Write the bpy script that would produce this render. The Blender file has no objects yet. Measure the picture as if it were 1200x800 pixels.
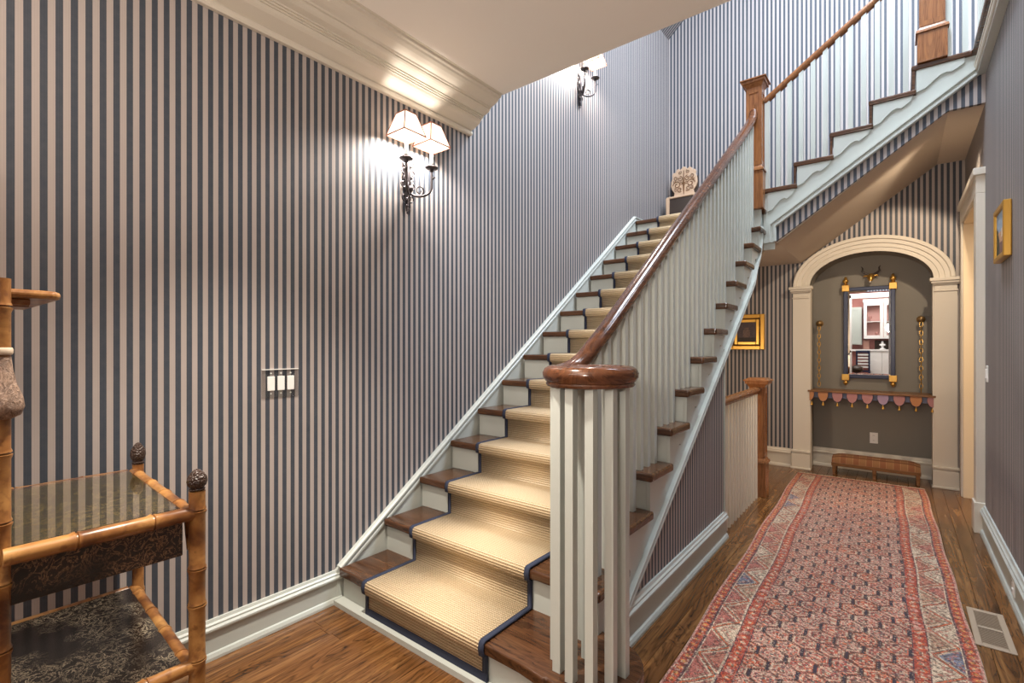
import bpy, bmesh, math, random
import numpy as np
from mathutils import Vector, Matrix
random.seed(7)
PI = math.pi
C = bpy.context.scene.collection
S = bpy.context.scene

# ------------------------------------------------------------------ camera
cam = bpy.data.cameras.new('camera'); co = bpy.data.objects.new('camera', cam); C.objects.link(co)
co.location = (0, 0, 1.35); co.rotation_euler = (PI/2, 0, math.radians(38.4))
cam.sensor_width = 36; cam.lens = 572/1200*36; cam.shift_y = 5/1200; cam.clip_start = .02
S.camera = co
S.view_settings.view_transform = 'Standard'; S.view_settings.look = 'None'
S.view_settings.exposure = 1.0; S.view_settings.gamma = 1
w = bpy.data.worlds.new('world'); S.world = w; w.use_nodes = True
w.node_tree.nodes['Background'].inputs[0].default_value = (.75, .85, 1, 1)
w.node_tree.nodes['Background'].inputs[1].default_value = .3

def area(name, loc, rot, sx, sy, power, col):
    l = bpy.data.lights.new(name, 'AREA'); l.shape = 'RECTANGLE'; l.size = sx; l.size_y = sy
    l.energy = power; l.color = col
    o = bpy.data.objects.new(name, l); C.objects.link(o); o.location = loc; o.rotation_euler = rot
    return o
def point(name, loc, power, col, r=.03):
    l = bpy.data.lights.new(name, 'POINT'); l.energy = power; l.color = col; l.shadow_soft_size = r
    o = bpy.data.objects.new(name, l); C.objects.link(o); o.location = loc
    return o
WARM = (1, .80, .60); NEUT = (1, .93, .86); COOL = (.77, .87, 1)
def spot(name, loc, target, power, col, size, r=.03, blend=.25):
    l = bpy.data.lights.new(name, 'SPOT'); l.energy = power; l.color = col; l.spot_size = math.radians(size); l.spot_blend = blend; l.shadow_soft_size = r
    o = bpy.data.objects.new(name, l); C.objects.link(o); o.location = loc
    o.rotation_euler = (Vector(target)-Vector(loc)).to_track_quat('-Z', 'Y').to_euler(); return o
area('foyer_fill_area', (-.9, -.5, 2.93), (0, 0, 0), 1.4, 1.2, 15, (1, .86, .74))  # added soft fill overhead behind the camera, no fixture built
spot('foyer_up_fill', (-.1, -.9, 1.75), (-.5, .6, 3.0), 85, (1, .90, .80), 125, .12, .6)  # added upward fill, unseen, bounces light off the ceiling
spot('foyer_floor_fill', (-1.35, .85, 2.97), (-1.45, .95, 0), 200, (1, .90, .78), 74, .05, .8)  # added unseen spot, brightens the front-left floor and runner
point('foyer_fill_point', (-1.7, -1.0, 2.2), 10, (1, .78, .60), .22)  # added point fill out of view, lifts the foyer ceiling
area('stairwell_skylight', (-.6, 4.0, 6.5), (0, 0, 0), 1.8, 1.8, 190, COOL)
point('stairwell_chandelier', (-.2, 3.6, 5.6), 68, COOL, .15)
area('upper_hall_lamp', (1.6, 4.2, 5.6), (0, math.radians(35), 0), 1.0, 1.0, 70, COOL)
area('kitchen_lamp', (-.8, -3.0, 2.93), (0, 0, 0), 2.2, 1.2, 42, NEUT)
point('basement_stair_lamp', (-1.75, 4.2, 1.15), 12, WARM, .04)
spot('passage_downlight', (.37, 5.0, 3.04), (-.5, 6.5, .9), 42, (1, .80, .58), 80)
area('side_room_lamp', (1.4, 5.4, 2.4), (0, 0, 0), .8, .8, 16, WARM)

# ------------------------------------------------------------------ material helpers
def mat(name, col=(.5,.5,.5), rough=.5, metal=0, **kw):
    m = bpy.data.materials.new(name); m.use_nodes = True
    b = m.node_tree.nodes['Principled BSDF']
    b.inputs['Base Color'].default_value = (*col, 1); b.inputs['Roughness'].default_value = rough
    b.inputs['Metallic'].default_value = metal
    for k, v in kw.items():
        b.inputs[k.replace('_', ' ')].default_value = v
    return m
class N:
    def __init__(s, m): s.m = m; s.t = m.node_tree; s.b = s.t.nodes['Principled BSDF']
    def n(s, typ, **kw):
        x = s.t.nodes.new(typ)
        for k, v in kw.items(): setattr(x, k, v)
        return x
    def l(s, a, b): s.t.links.new(a, b)
    def inp(s, sock, v):
        if hasattr(v, 'is_output'): s.l(v, sock)
        else: sock.default_value = v
    def math(s, op, a, b=0, c=0):
        x = s.n('ShaderNodeMath', operation=op)
        for i, v in enumerate((a, b, c)): s.inp(x.inputs[i], v)
        return x.outputs[0]
    def mix(s, f, a, b, blend='MIX'):
        x = s.n('ShaderNodeMix', data_type='RGBA', blend_type=blend)
        s.inp(x.inputs[0], f); 
        for i, v in ((6, a), (7, b)):
            s.inp(x.inputs[i], v if hasattr(v, 'is_output') else (*v, 1))
        return x.outputs[2]
    def noise(s, vec, scale, detail=3, rough=.5, dist=0):
        x = s.n('ShaderNodeTexNoise'); s.l(vec, x.inputs['Vector'])
        x.inputs['Scale'].default_value = scale; x.inputs['Detail'].default_value = detail
        x.inputs['Roughness'].default_value = rough; x.inputs['Distortion'].default_value = dist
        return x.outputs[0]
    def ramp(s, f, stops):
        x = s.n('ShaderNodeValToRGB'); s.l(f, x.inputs[0]); e = x.color_ramp.elements
        while len(e) < len(stops): e.new(.5)
        for i, (p, c) in enumerate(stops): e[i].position = p; e[i].color = (*c, 1)
        return x.outputs[0]
    def scale(s, vec, v):
        x = s.n('ShaderNodeMapping'); s.l(vec, x.inputs[0]); x.inputs['Scale'].default_value = v
        return x.outputs[0]
    def obj(s): return s.n('ShaderNodeTexCoord').outputs['Object']
    def pos(s): return s.n('ShaderNodeNewGeometry').outputs['Position']
    def bump(s, h, strength=.2, dist=.002):
        x = s.n('ShaderNodeBump'); x.inputs['Strength'].default_value = strength; x.inputs['Distance'].default_value = dist
        s.l(h, x.inputs['Height']); s.l(x.outputs[0], s.b.inputs['Normal'])
    def col(s, c): s.l(c, s.b.inputs['Base Color'])

def stripes(name, axis, period, phase, dark=(.028,.039,.058), light=(.41,.36,.335)):
    m = mat(name, rough=.62); k = N(m)
    x = k.n('ShaderNodeSeparateXYZ'); k.l(k.pos(), x.inputs[0])
    f = k.math('FRACT', k.math('DIVIDE', k.math('SUBTRACT', x.outputs[axis], phase), period))
    d = k.math('LESS_THAN', f, .5)
    # narrow woven hairlines inside each stripe
    hl = k.math('FRACT', k.math('MULTIPLY', f, 6))
    hl = k.math('LESS_THAN', hl, .3)
    a = k.mix(d, light, dark)
    b = k.mix(d, tuple(v*.93 for v in light), tuple(v*1.3 for v in dark))
    c = k.mix(hl, a, b)
    nz = k.noise(k.pos(), 40, 2)
    k.col(k.mix(k.math('MULTIPLY', nz, .12), c, (.3, .28, .27)))
    return m
M = {}
M['stripe_y'] = stripes('striped_wallpaper_side', 1, .0405, .228)
M['stripe_x'] = stripes('striped_wallpaper_back', 0, .043, -1.235)
M['paint'] = mat('sage_white_trim_paint', (.50,.53,.49), .32)
M['cream'] = mat('cream_trim_paint', (.66, .61, .52), .4)
M['ceil'] = mat('warm_ceiling_paint', (.86, .82, .76), .8)
M['tan'] = mat('tan_soffit_paint', (.50, .42, .34), .8)
M['grey'] = mat('olive_grey_niche_paint', (.225, .21, .18), .7)
M['room'] = mat('side_room_cream_paint', (.72, .60, .42), .8)
M['white'] = mat('white_cabinet_paint', (.82, .84, .85), .35)
M['pinkwall'] = mat('pink_kitchen_wall', (.50, .22, .20), .8)

def wood(name, c1, c2, c3, axis=1, rough=.28, gs=1.0, rnd=.25, bump=.12):
    m = mat(name, rough=rough); k = N(m)
    info = k.n('ShaderNodeObjectInfo')
    sc = [26*gs, 26*gs, 26*gs]; sc[axis] = 1.6*gs
    v = k.n('ShaderNodeVectorMath', operation='ADD'); k.l(k.pos(), v.inputs[0])
    cmb = k.n('ShaderNodeCombineXYZ'); r = k.math('MULTIPLY', info.outputs['Random'], 37)
    for i in range(3): k.l(r, cmb.inputs[i])
    k.l(cmb.outputs[0], v.inputs[1])
    g = k.noise(k.scale(v.outputs[0], sc), 1.0, 6, .62, 1.2)
    sc2 = [7*gs]*3; sc2[axis] = .9*gs
    g2 = k.noise(k.scale(v.outputs[0], sc2), 1.0, 3, .5, 2.5)
    rings = k.math('FRACT', k.math('MULTIPLY', g2, 9))
    rr = k.ramp(rings, [(0, (0,0,0)), (.25, (.7,.7,.7)), (.8, (1,1,1)), (1, (.1,.1,.1))])
    base = k.ramp(g, [(.3, c1), (.52, c2), (.72, c3)])
    c = k.mix(.55, base, k.mix(rr, c1, c2))
    t = k.math('MULTIPLY_ADD', info.outputs['Random'], rnd*2, 1-rnd)
    h = k.n('ShaderNodeHueSaturation'); k.l(t, h.inputs['Value']); k.l(c, h.inputs['Color'])
    k.col(h.outputs[0]); k.bump(g, bump, .001)
    return m
M['floor'] = wood('oak_floor', (.016,.006,.002), (.165,.070,.022), (.46,.235,.080), 1, .22, .9, .14)
M['tread'] = wood('dark_oak_tread', (.018,.008,.005), (.10,.043,.019), (.21,.10,.045), 0, .2, 1, .12)
M['rail'] = wood('mahogany_rail', (.030,.012,.007), (.12,.045,.020), (.25,.11,.048), 1, .17, .8, .05, .04)
M['newel'] = wood('walnut_newel', (.12,.042,.015), (.29,.115,.040), (.42,.19,.07), 2, .25, .9, .05, .05)
M['bench_wood'] = wood('bench_wood', (.08,.035,.012), (.22,.10,.035), (.3,.15,.06), 0, .3, 1)

def bamboo():
    m = mat('bamboo', rough=.3); k = N(m)
    n1 = k.noise(k.obj(), 9, 4, .6, .6); n2 = k.noise(k.obj(), 45, 3)
    c = k.ramp(n1, [(.32, (.07,.022,.008)), (.46, (.22,.09,.026)), (.62, (.40,.20,.062)), (.8, (.50,.28,.10))])
    sp_ = k.ramp(n2, [(.56, (0,0,0)), (.66, (1,1,1))]); k.col(k.mix(k.math('MULTIPLY', sp_, .55), c, (.13, .045, .015))); return m
M['bamboo'] = bamboo()
def lacquer(name, amt, rough, pale=(.62,.52,.36), base=(.016,.012,.011), scale=22):
    m = mat(name, rough=rough); k = N(m)
    a = k.noise(k.obj(), scale, 6, .7, 2.5); big = k.noise(k.obj(), 4.2, 2)
    v = k.math('ABSOLUTE', k.math('SUBTRACT', a, .5))
    line = k.math('LESS_THAN', v, .018)
    fade = k.n('ShaderNodeMapRange'); k.l(big, fade.inputs[0]); fade.inputs[1].default_value = amt; fade.inputs[2].default_value = amt+.14
    msk = k.math('MULTIPLY', line, fade.outputs[0])
    haze = k.math('MULTIPLY', k.math('MULTIPLY', a, fade.outputs[0]), .05)
    msk = k.math('ADD', k.math('MULTIPLY', msk, .6), haze)
    c = k.mix(msk, base, pale)
    k.col(c); return m
M['lacquer'] = lacquer('black_lacquer_with_worn_gilt_ornament', .44, .22)
M['lacquer_drawer'] = lacquer('black_lacquer_drawer_front', .40, .25, (.55,.30,.15), scale=26)
M['lacquer_top'] = lacquer('dark_olive_lacquer_top', .35, .10, (.34,.24,.07), (.085,.062,.016), 9)
M['glass'] = mat('table_glass', (1,1,1), .02, 0, Transmission_Weight=1.0, IOR=1.5)
M['clear'] = mat('clear_acrylic', (1,1,1), .06, 0, Transmission_Weight=1.0, IOR=1.42)
M['cone'] = mat('dark_carved_finial_wood', (.045,.025,.018), .35)
k = N(M['cone']); vo = k.n('ShaderNodeTexVoronoi'); k.l(k.obj(), vo.inputs['Vector']); vo.inputs['Scale'].default_value = 170; k.bump(vo.outputs[0], 1, .004)
M['iron'] = mat('dark_wrought_iron', (.10,.09,.095), .36, .8)
M['gold'] = mat('gilded_brass', (.62,.36,.09), .32, .85)
M['gilt'] = mat('gilt_frame', (.60,.34,.07), .35, .7)
M['brass_old'] = mat('aged_brass', (.30,.19,.08), .4, .8)
M['navy'] = mat('navy_lacquer', (.018,.026,.07), .3)
M['navycloth'] = mat('navy_cotton_binding', (.020,.027,.055), .85)
M['mirror'] = mat('mirror_silver', (.92,.93,.93), .01, 1)
M['plate'] = mat('white_switch_plastic', (.85,.85,.83), .3)
M['vent'] = mat('tan_metal_register', (.42,.33,.24), .45, .2)
M['dark'] = mat('dark_void', (.02,.018,.016), .8)
M['darkwood'] = mat('dark_chair_wood', (.035,.022,.016), .35)
def shade_mat():
    m = mat('linen_lamp_shade', (.8,.70,.6), .8); k = N(m)
    k.b.inputs['Emission Color'].default_value = (1, .84, .68, 1); k.b.inputs['Emission Strength'].default_value = .55
    tr = k.n('ShaderNodeBsdfTranslucent'); tr.inputs[0].default_value = (.10,.08,.06,1); ad = k.n('ShaderNodeAddShader')
    df = k.n('ShaderNodeBsdfDiffuse'); df.inputs[0].default_value = (.12,.10,.08,1)
    em = k.n('ShaderNodeEmission'); em.inputs[0].default_value = (1,.86,.72,1); em.inputs[1].default_value = .55
    a2 = k.n('ShaderNodeAddShader'); k.l(tr.outputs[0], ad.inputs[0]); k.l(df.outputs[0], ad.inputs[1]); k.l(ad.outputs[0], a2.inputs[0]); k.l(em.outputs[0], a2.inputs[1])
    k.l(a2.outputs[0], k.t.nodes['Material Output'].inputs['Surface'])
    return m
M['shade'] = shade_mat()
M['bulb'] = mat('lit_bulb', (1,1,1), .4); M['bulb'].node_tree.nodes['Principled BSDF'].inputs['Emission Strength'].default_value = 8
M['bulb'].node_tree.nodes['Principled BSDF'].inputs['Emission Color'].default_value = (1,.88,.7,1)
M['shadetrim'] = mat('rust_shade_braid', (.35,.13,.08), .7)
def sisal():
    m = mat('sisal_weave', rough=.95); k = N(m)
    uv = k.n('ShaderNodeTexCoord').outputs['UV']; x = k.n('ShaderNodeSeparateXYZ'); k.l(uv, x.inputs[0])
    u = k.math('SINE', k.math('MULTIPLY', x.outputs[0], 2*PI/.013)); v = k.math('SINE', k.math('MULTIPLY', x.outputs[1], 2*PI/.0125))
    h = k.math('ADD', k.math('MULTIPLY', k.math('MULTIPLY', u, v), .5), v)
    f = k.math('MULTIPLY_ADD', h, .3, .5)
    nz = k.noise(k.scale(uv, (1,1,1)), 160, 2); f = k.math('ADD', f, k.math('MULTIPLY_ADD', nz, .5, -.25))
    k.col(k.ramp(f, [(0, (.34,.23,.12)), (.45, (.59,.44,.26)), (1, (.72,.58,.39))])); k.bump(h, .6, .003)
    return m
M['sisal'] = sisal()
def attr_mat(name, rough):
    m = mat(name, rough=rough); k = N(m); a = k.n('ShaderNodeAttribute', attribute_name='Col'); 
    k.col(a.outputs['Color']); return m, k
M['rug'], k = attr_mat('rug_wool_pile', .95)
k.bump(k.noise(k.pos(), 260, 2), .5, .003)
M['art'], k = attr_mat('painted_canvas', .6)
def plaid():
    m = mat('plaid_upholstery', rough=.9); k = N(m); x = k.n('ShaderNodeSeparateXYZ'); k.l(k.obj(), x.inputs[0])
    def band(s, p, w, ph=0): return k.math('LESS_THAN', k.math('FRACT', k.math('DIVIDE', k.math('ADD', s, 9+ph), p)), w)
    c = k.mix(band(x.outputs[0], .11, .4), (.21,.075,.035), (.27,.15,.06))
    c = k.mix(band(x.outputs[0], .055, .1, .01), c, (.42,.28,.13))
    c = k.mix(band(x.outputs[1], .05, .35), c, (.12,.05,.03), 'MULTIPLY')
    c2 = k.mix(.5, c, (.25,.11,.05)); k.col(c2); k.bump(k.noise(k.obj(), 200, 1), .4, .002); return m
M['plaid'] = plaid()

# ------------------------------------------------------------------ mesh helpers
class MB:
    def __init__(s): s.bm = bmesh.new()
    def box(s, x0, x1, y0, y1, z0, z1, rz=0, c=None):
        r = bmesh.ops.create_cube(s.bm, size=1)
        mtx = Matrix.Translation(((x0+x1)/2, (y0+y1)/2, (z0+z1)/2)) @ Matrix.Rotation(rz, 4, 'Z') @ Matrix.Diagonal((abs(x1-x0), abs(y1-y0), abs(z1-z0), 1))
        bmesh.ops.transform(s.bm, matrix=mtx, verts=r['verts']); return s
    def taper(s, cx, cy, z0, z1, a0, b0, a1, b1, cap=True):
        p = [(-1,-1),(1,-1),(1,1),(-1,1)]
        lo = [s.bm.verts.new((cx+x*a0/2, cy+y*b0/2, z0)) for x, y in p]
        hi = [s.bm.verts.new((cx+x*a1/2, cy+y*b1/2, z1)) for x, y in p]
        for i in range(4): s.bm.faces.new((lo[i], lo[(i+1)%4], hi[(i+1)%4], hi[i]))
        if cap: s.bm.faces.new(lo[::-1]); s.bm.faces.new(hi)
        return s
    def tube(s, pts, r, n=8, close=False, cap=True):
        pts = [Vector(p) for p in pts]; rr = r if isinstance(r, (list, tuple)) else [r]*len(pts)
        rings = []; N_ = len(pts); up = None
        for i, p in enumerate(pts):
            if close: d = (pts[(i+1)%N_]-pts[i-1]).normalized()
            else: d = (pts[min(i+1, N_-1)]-pts[max(i-1, 0)]).normalized()
            if up is None:
                up = Vector((0,0,1)) if abs(d.z) < .9 else Vector((1,0,0))
            sx = d.cross(up).normalized(); up = sx.cross(d).normalized()
            rings.append([s.bm.verts.new(p + (sx*math.cos(2*PI*j/n) + up*math.sin(2*PI*j/n))*rr[i]) for j in range(n)])
        for i in range(N_ if close else N_-1):
            a, b = rings[i], rings[(i+1)%N_]
            for j in range(n): s.bm.faces.new((a[j], a[(j+1)%n], b[(j+1)%n], b[j]))
        if cap and not close: s.bm.faces.new(rings[0][::-1]); s.bm.faces.new(rings[-1])
        return s
    def lathe(s, c, prof, n=16, axis='Z', flip=1):
        c = Vector(c); rings = []
        for r, h in prof:
            row = []
            for j in range(n):
                a = 2*PI*j/n; x, y = r*math.cos(a), r*math.sin(a)
                v = {'Z': (x, y, h), 'Y': (x, h, y), 'X': (h, x, y)}[axis]
                row.append(s.bm.verts.new(c+Vector(v)))
            rings.append(row)
        for a, b in zip(rings, rings[1:]):
            for j in range(n): s.bm.faces.new((a[j], a[(j+1)%n], b[(j+1)%n], b[j]))
        s.bm.faces.new(rings[0][::-1]); s.bm.faces.new(rings[-1]); return s
    def prism(s, poly, axis, a, b):
        """poly of 2-D points in the plane normal to axis, extruded from a to b"""
        def P(p, t): return {'X': (t, p[0], p[1]), 'Y': (p[0], t, p[1]), 'Z': (p[0], p[1], t)}[axis]
        A = [s.bm.verts.new(P(p, a)) for p in poly]; B = [s.bm.verts.new(P(p, b)) for p in poly]
        s.bm.faces.new(A); s.bm.faces.new(B[::-1]); n = len(poly)
        for i in range(n): s.bm.faces.new((A[i], B[i], B[(i+1)%n], A[(i+1)%n]))
        return s
    def sweep(s, prof, path, frames, cap=True):
        """prof: 2-D points; frames: (origin, ax, ay) per station"""
        rings = [[s.bm.verts.new(o + ax*p[0] + ay*p[1]) for p in prof] for o, ax, ay in frames]; n = len(prof)
        for a, b in zip(rings, rings[1:]):
            for j in range(n): s.bm.faces.new((a[j], a[(j+1)%n], b[(j+1)%n], b[j]))
        if cap: s.bm.faces.new(rings[0][::-1]); s.bm.faces.new(rings[-1])
        return s
    def sphere(s, c, r, sc=(1,1,1), seg=12):
        q = bmesh.ops.create_uvsphere(s.bm, u_segments=seg, v_segments=max(6, seg//2), radius=r)
        bmesh.ops.transform(s.bm, matrix=Matrix.Translation(c) @ Matrix.Diagonal((*sc, 1)), verts=q['verts']); return s
    def build(s, name, m, parent=None, smooth=None, bevel=0, loc=None, seg=2):
        bmesh.ops.recalc_face_normals(s.bm, faces=s.bm.faces[:])
        me = bpy.data.meshes.new(name)
        if loc: bmesh.ops.translate(s.bm, verts=s.bm.verts[:], vec=-Vector(loc))
        s.bm.to_mesh(me); s.bm.free()
        me.materials.append(m)
        o = bpy.data.objects.new(name, me); C.objects.link(o)
        if loc: o.location = loc
        if parent is not None:
            o.parent = parent; 
            wm = Vector((0,0,0)); q = parent
            while q is not None: wm += q.location; q = q.parent
            o.location = o.location - wm
        if bevel:
            b = o.modifiers.new('bevel', 'BEVEL'); b.width = bevel; b.segments = seg; b.limit_method = 'ANGLE'; b.angle_limit = .6
        if smooth:
            me.shade_smooth(); 
            try: me.set_sharp_from_angle(angle=math.radians(smooth))
            except Exception: pass
        return o
def mid(o):
    return o
def tag(o, label, cat, group=None):
    o['label'] = label; o['category'] = cat
    if group: o['group'] = group
    return o
def thing(name, loc, label, cat, group=None):
    o = bpy.data.objects.new(name, None); C.objects.link(o); o.location = loc; o.empty_display_size = .1
    return tag(o, label, cat, group)
def struct(o, label=None):
    o['kind'] = 'structure'
    if label: o['label'] = label
    return o
def box(name, m, b, parent=None, bevel=0, loc=None):
    return MB().box(*b).build(name, m, parent, bevel=bevel, loc=loc)

# ------------------------------------------------------------------ dimensions
XL, XR, YF, YN = -2.335, .485, 6.2, 6.5
RI, RUN, Y0 = .1831, .263, 1.463
def nose(n): return Y0 + (n-1)*RUN
CE, YO = 3.0, 2.48
X15, YS = -.978, 4.798
def nx(n): return X15 + (n-15)*RUN
LZ = 15*RI; L2 = 19*RI
def rampz(y): return RI + (y-Y0)*RI/RUN       # nose line
def ramp2(x): return LZ + (x-X15)*RI/RUN
def trimz(y): return rampz(y) - .385
def skirtz(y): return .182 + (y-1.452)*.7097

# ------------------------------------------------------------------ structure
o = MB().prism([(-4.4,-.0),(7,-.0),(7,5.3),(YO,5.3),(YO,3.3),(-4.4,3.3)], 'X', XL-.12, XL).build('wall_left', M['stripe_y']); struct(o)
# far wall with niche opening (elliptical arch)
NX0, NX1, SPZ, RISE = -.765, .265, 2.0, .32
ncx, nhw = (NX0+NX1)/2, (NX1-NX0)/2
def ell(a, b, t): return (ncx + a*math.cos(t), SPZ + b*math.sin(t))
arch = [ell(nhw, RISE, PI*i/28) for i in range(29)]
poly = [(XL, -2.4), (XL, 6.7), (3.2, 6.7), (3.2, 0), (NX1, 0)] + arch + [(NX0, 0), (-1.03, 0), (-1.03, -2.4)]
struct(MB().prism(poly, 'Y', YF, YF+.09).build('wall_back', M['stripe_x']), 'striped back wall with an arched niche opening')
# niche lining
nb = MB(); pr_ = [(NX1, 0)] + arch + [(NX0, 0)]
r0 = [nb.bm.verts.new((x, YF+.001, z)) for x, z in pr_]; r1 = [nb.bm.verts.new((x, YN, z)) for x, z in pr_]
for i in range(len(pr_)-1): nb.bm.faces.new((r0[i], r1[i], r1[i+1], r0[i+1]))
nb.bm.faces.new(r1)
o = struct(nb.build('wall_niche', M['grey'])); 
sm = o.modifiers.new('solid', 'SOLIDIFY'); sm.thickness = .03; sm.offset = 1
# right wall with doorway
DY0, DY1, DZ = 4.98, 5.92, 2.45
poly = [(-1.2,0),(DY0,0),(DY0,DZ),(DY1,DZ),(DY1,0),(YF,0),(YF,3.34),(-1.2,3.34)]
struct(MB().prism(poly, 'X', XR, XR+.14).build('wall_right', M['stripe_y']), 'striped right wall with a doorway')
# side room behind the doorway
b = MB(); b.box(XR+.14, 2.6, 6.15, 6.25, 0, 2.9); b.box(2.6, 2.7, 4.4, 6.25, 0, 2.9); b.box(XR+.14, 2.6, 4.3, 4.4, 0, 2.9); b.box(XR+.14, 2.7, 4.3, 6.25, 2.9, 3.0)
struct(b.build('wall_side_room', M['room']))
# foyer and kitchen shell behind the camera
b = MB(); b.box(-4.4, 3.2, -4.5, -4.4, 0, 3.3); b.box(3.1, 3.2, -4.4, -1.2, 0, 3.3); b.box(-4.5, -4.4, -4.4, -4.3, 0, 3.3)
struct(b.build('wall_kitchen', M['pinkwall']))
struct(box('wall_foyer_end', M['cream'], (XR+.1, 3.2, -1.25, -1.15, 0, 3.3)))
b = MB(); b.box(XL-.05, 3.2, -4.4, YO-.001, CE, 3.28)
struct(b.build('ceiling', M['ceil']))
# stairwell above
struct(box('wall_stairwell_front', M['stripe_x'], (XL, 3.2, YO-.12, YO, 3.28, 6.7)))
struct(box('wall_upper_right', M['stripe_y'], (3.1, 3.2, YO, YF, 3.3, 6.7)))
zs = 5.3
b = MB().prism([(XL-.1, zs-.09), (XL-.1, zs), (-.8, zs+.88*1.635), (-.8, zs+.88*1.535)], 'Y', YO-.1, YF+.05)
struct(b.build('ceiling_slope', M['stripe_y']), 'wallpapered sloping ceiling over the stairwell')
struct(box('ceiling_upper', M['ceil'], (-.9, 3.2, YO-.1, YF+.05, 6.66, 6.76)))
# basement stair opening walls
b = MB(); b.box(XL, -.98, 3.45, 3.55, -2.4, 1.2); b.box(-.98, -.88, 3.55, 4.85, -2.4, -.05); b.box(XL, -.98, 3.45, 6.2, -2.5, -2.4)
struct(b.build('wall_basement', M['cream']))

# floor: base slab + oak planks
sl = MB(); sl.box(XL, 3.1, -4.4, 3.5, -.2, -.022); sl.box(-.99, 3.1, 3.5, YN, -.2, -.022); sl.box(XL, -.99, 4.86, YF, -.2, -.022)
fl = struct(sl.build('floor', M['dark']), 'oak strip floor')
PW = .083
def plank(x0, x1, y0, y1):
    b = MB(); g = .0005; t = .0012
    z = 0
    lo = [b.bm.verts.new(p) for p in ((x0+g,y0+g,-.02),(x1-g,y0+g,-.02),(x1-g,y1-g,-.02),(x0+g,y1-g,-.02))]
    m_ = [b.bm.verts.new(p) for p in ((x0+g,y0+g,-.0015),(x1-g,y0+g,-.0015),(x1-g,y1-g,-.0015),(x0+g,y1-g,-.0015))]
    hi = [b.bm.verts.new(p) for p in ((x0+g+t,y0+g+t,z),(x1-g-t,y0+g+t,z),(x1-g-t,y1-g-t,z),(x0+g+t,y1-g-t,z))]
    for A, B in ((lo, m_), (m_, hi)):
        for i in range(4): b.bm.faces.new((A[i], A[(i+1)%4], B[(i+1)%4], B[i]))
    b.bm.faces.new(hi); b.build('floor_plank', M['floor'], fl)
x = XL
while x < XR + .15:
    x1 = min(x+PW, XR+.2); xm = (x+x1)/2
    if xm < -.97: segs = [(.3, 1.55)] if xm > XL else []
    else: segs = [(.3, YN)]
    if xm < -.99: segs.append((4.87, YF))
    for a, e in segs:
        y = a
        while y < e-.01:
            ln = random.uniform(.9, 1.9); y1 = min(y+ln, e)
            if e-y1 < .25: y1 = e
            plank(x, x1, y, y1); y = y1
    x = x1
# plain boards beyond the part in view, joined
b = MB(); b.box(XL, 3.1, -4.4, .298, -.02, 0); b.box(XR+.21, 3.1, .3, YF, -.02, 0); b.box(XL,-1.0,1.56,3.4,-.02,0)
o = b.build('floor_boards', M['floor'], fl); o['kind'] = 'stuff'

# ------------------------------------------------------------------ mouldings
def sweepY(prof, x, sgn, y0, y1, name, m, parent=None, smooth=None):
    """prof (offset from wall, z) extruded along Y"""
    return MB().prism([], 'X', 0, 0) if False else MB().prism([(x+sgn*a, z) for a, z in prof], 'Y', y0, y1).build(name, m, parent, smooth=smooth)
crown = [(0,2.803),(.022,2.803),(.028,2.812),(.028,2.826),(.020,2.834),(.020,2.838),(.034,2.842),(.056,2.850),(.085,2.862),(.098,2.872),(.104,2.884),
         (.112,2.884),(.112,2.892),(.122,2.892),(.122,2.900),(.132,2.900),(.132,2.908),(.150,2.912),(.165,2.915),(.178,2.922),(.186,2.930),(.186,2.938),(.196,2.938),(.200,2.946),
         (.222,2.952),(.246,2.962),(.262,2.974),(.268,2.984),(.285,2.984),(.285,2.998),(.300,2.998),(.300,3.002),(0,3.002)]
struct(sweepY(crown, XL-.001, 1, -4.3, YO-.005, 'trim_1', M['cream']), 'stepped crown moulding')
bprof = [(0,0),(.030,0),(.030,.012),(.024,.026),(.016,.030),(.016,.118),(.026,.120),(.030,.126),(.030,.134),(.022,.142),(.022,.150),(.014,.156),(.010,.168),(0,.168)]
struct(sweepY(bprof, XL-.001, 1, -4.3, 1.47, 'baseboard_left', M['paint']))
bp2 = [(a*1.0, z*1.22) for a, z in bprof]
struct(sweepY(bp2, XR+.001, -1, -1.1, 4.90, 'baseboard_right', M['paint']))
def baseX(x0, x1, y, name, prof, m=M['cream']):
    return struct(MB().prism([(y-a, z) for a, z in prof], 'X', x0, x1).build(name, m))
baseX(XL, -.94, YF+.001, 'baseboard_back', bp2)
baseX(NX0, NX1, YN+.001, 'baseboard_niche', bp2)

# niche trim: pilasters, capitals, archivolt
t = struct(bpy.data.objects.new('trim_2', None), 'cream pilasters and arch around the niche'); C.objects.link(t)
for xa, xb in ((NX0-.155, NX0+.0), (NX1-.0, NX1+.165)):
    box('pilaster', M['cream'], (xa, xb, YF-.035, YF+.01, .2, 1.88), t)
    b = MB(); b.box(xa-.012, xb+.012, YF-.06, YF+.01, 0, .17); b.box(xa-.006, xb+.006, YF-.05, YF+.01, .17, .185); b.box(xa-.016, xb+.016, YF-.066, YF+.01, .185, .205); b.box(xa-.018,xb+.018,YF-.072,YF+.01,0,.02)
    b.build('plinth', M['cream'], t, bevel=.004)
    b = MB(); b.box(xa-.006, xb+.006, YF-.045, YF+.01, 1.868, 1.882); b.box(xa, xb, YF-.04, YF+.01, 1.882, 1.93)
    b.box(xa-.014, xb+.014, YF-.055, YF+.01, 1.93, 1.945); b.box(xa-.024, xb+.024, YF-.07, YF+.01, 1.945, 1.965); b.box(xa-.034, xb+.034, YF-.08, YF+.01, 1.965, 1.995)
    b.build('capital', M['cream'], t, bevel=.004)
aprof = [(-.004,.01),(-.004,-.018),(.035,-.018),(.038,-.026),(.075,-.026),(.078,-.036),(.112,-.040),(.12,-.052),(.145,-.056),(.152,-.05),(.152,.01)]
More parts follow.
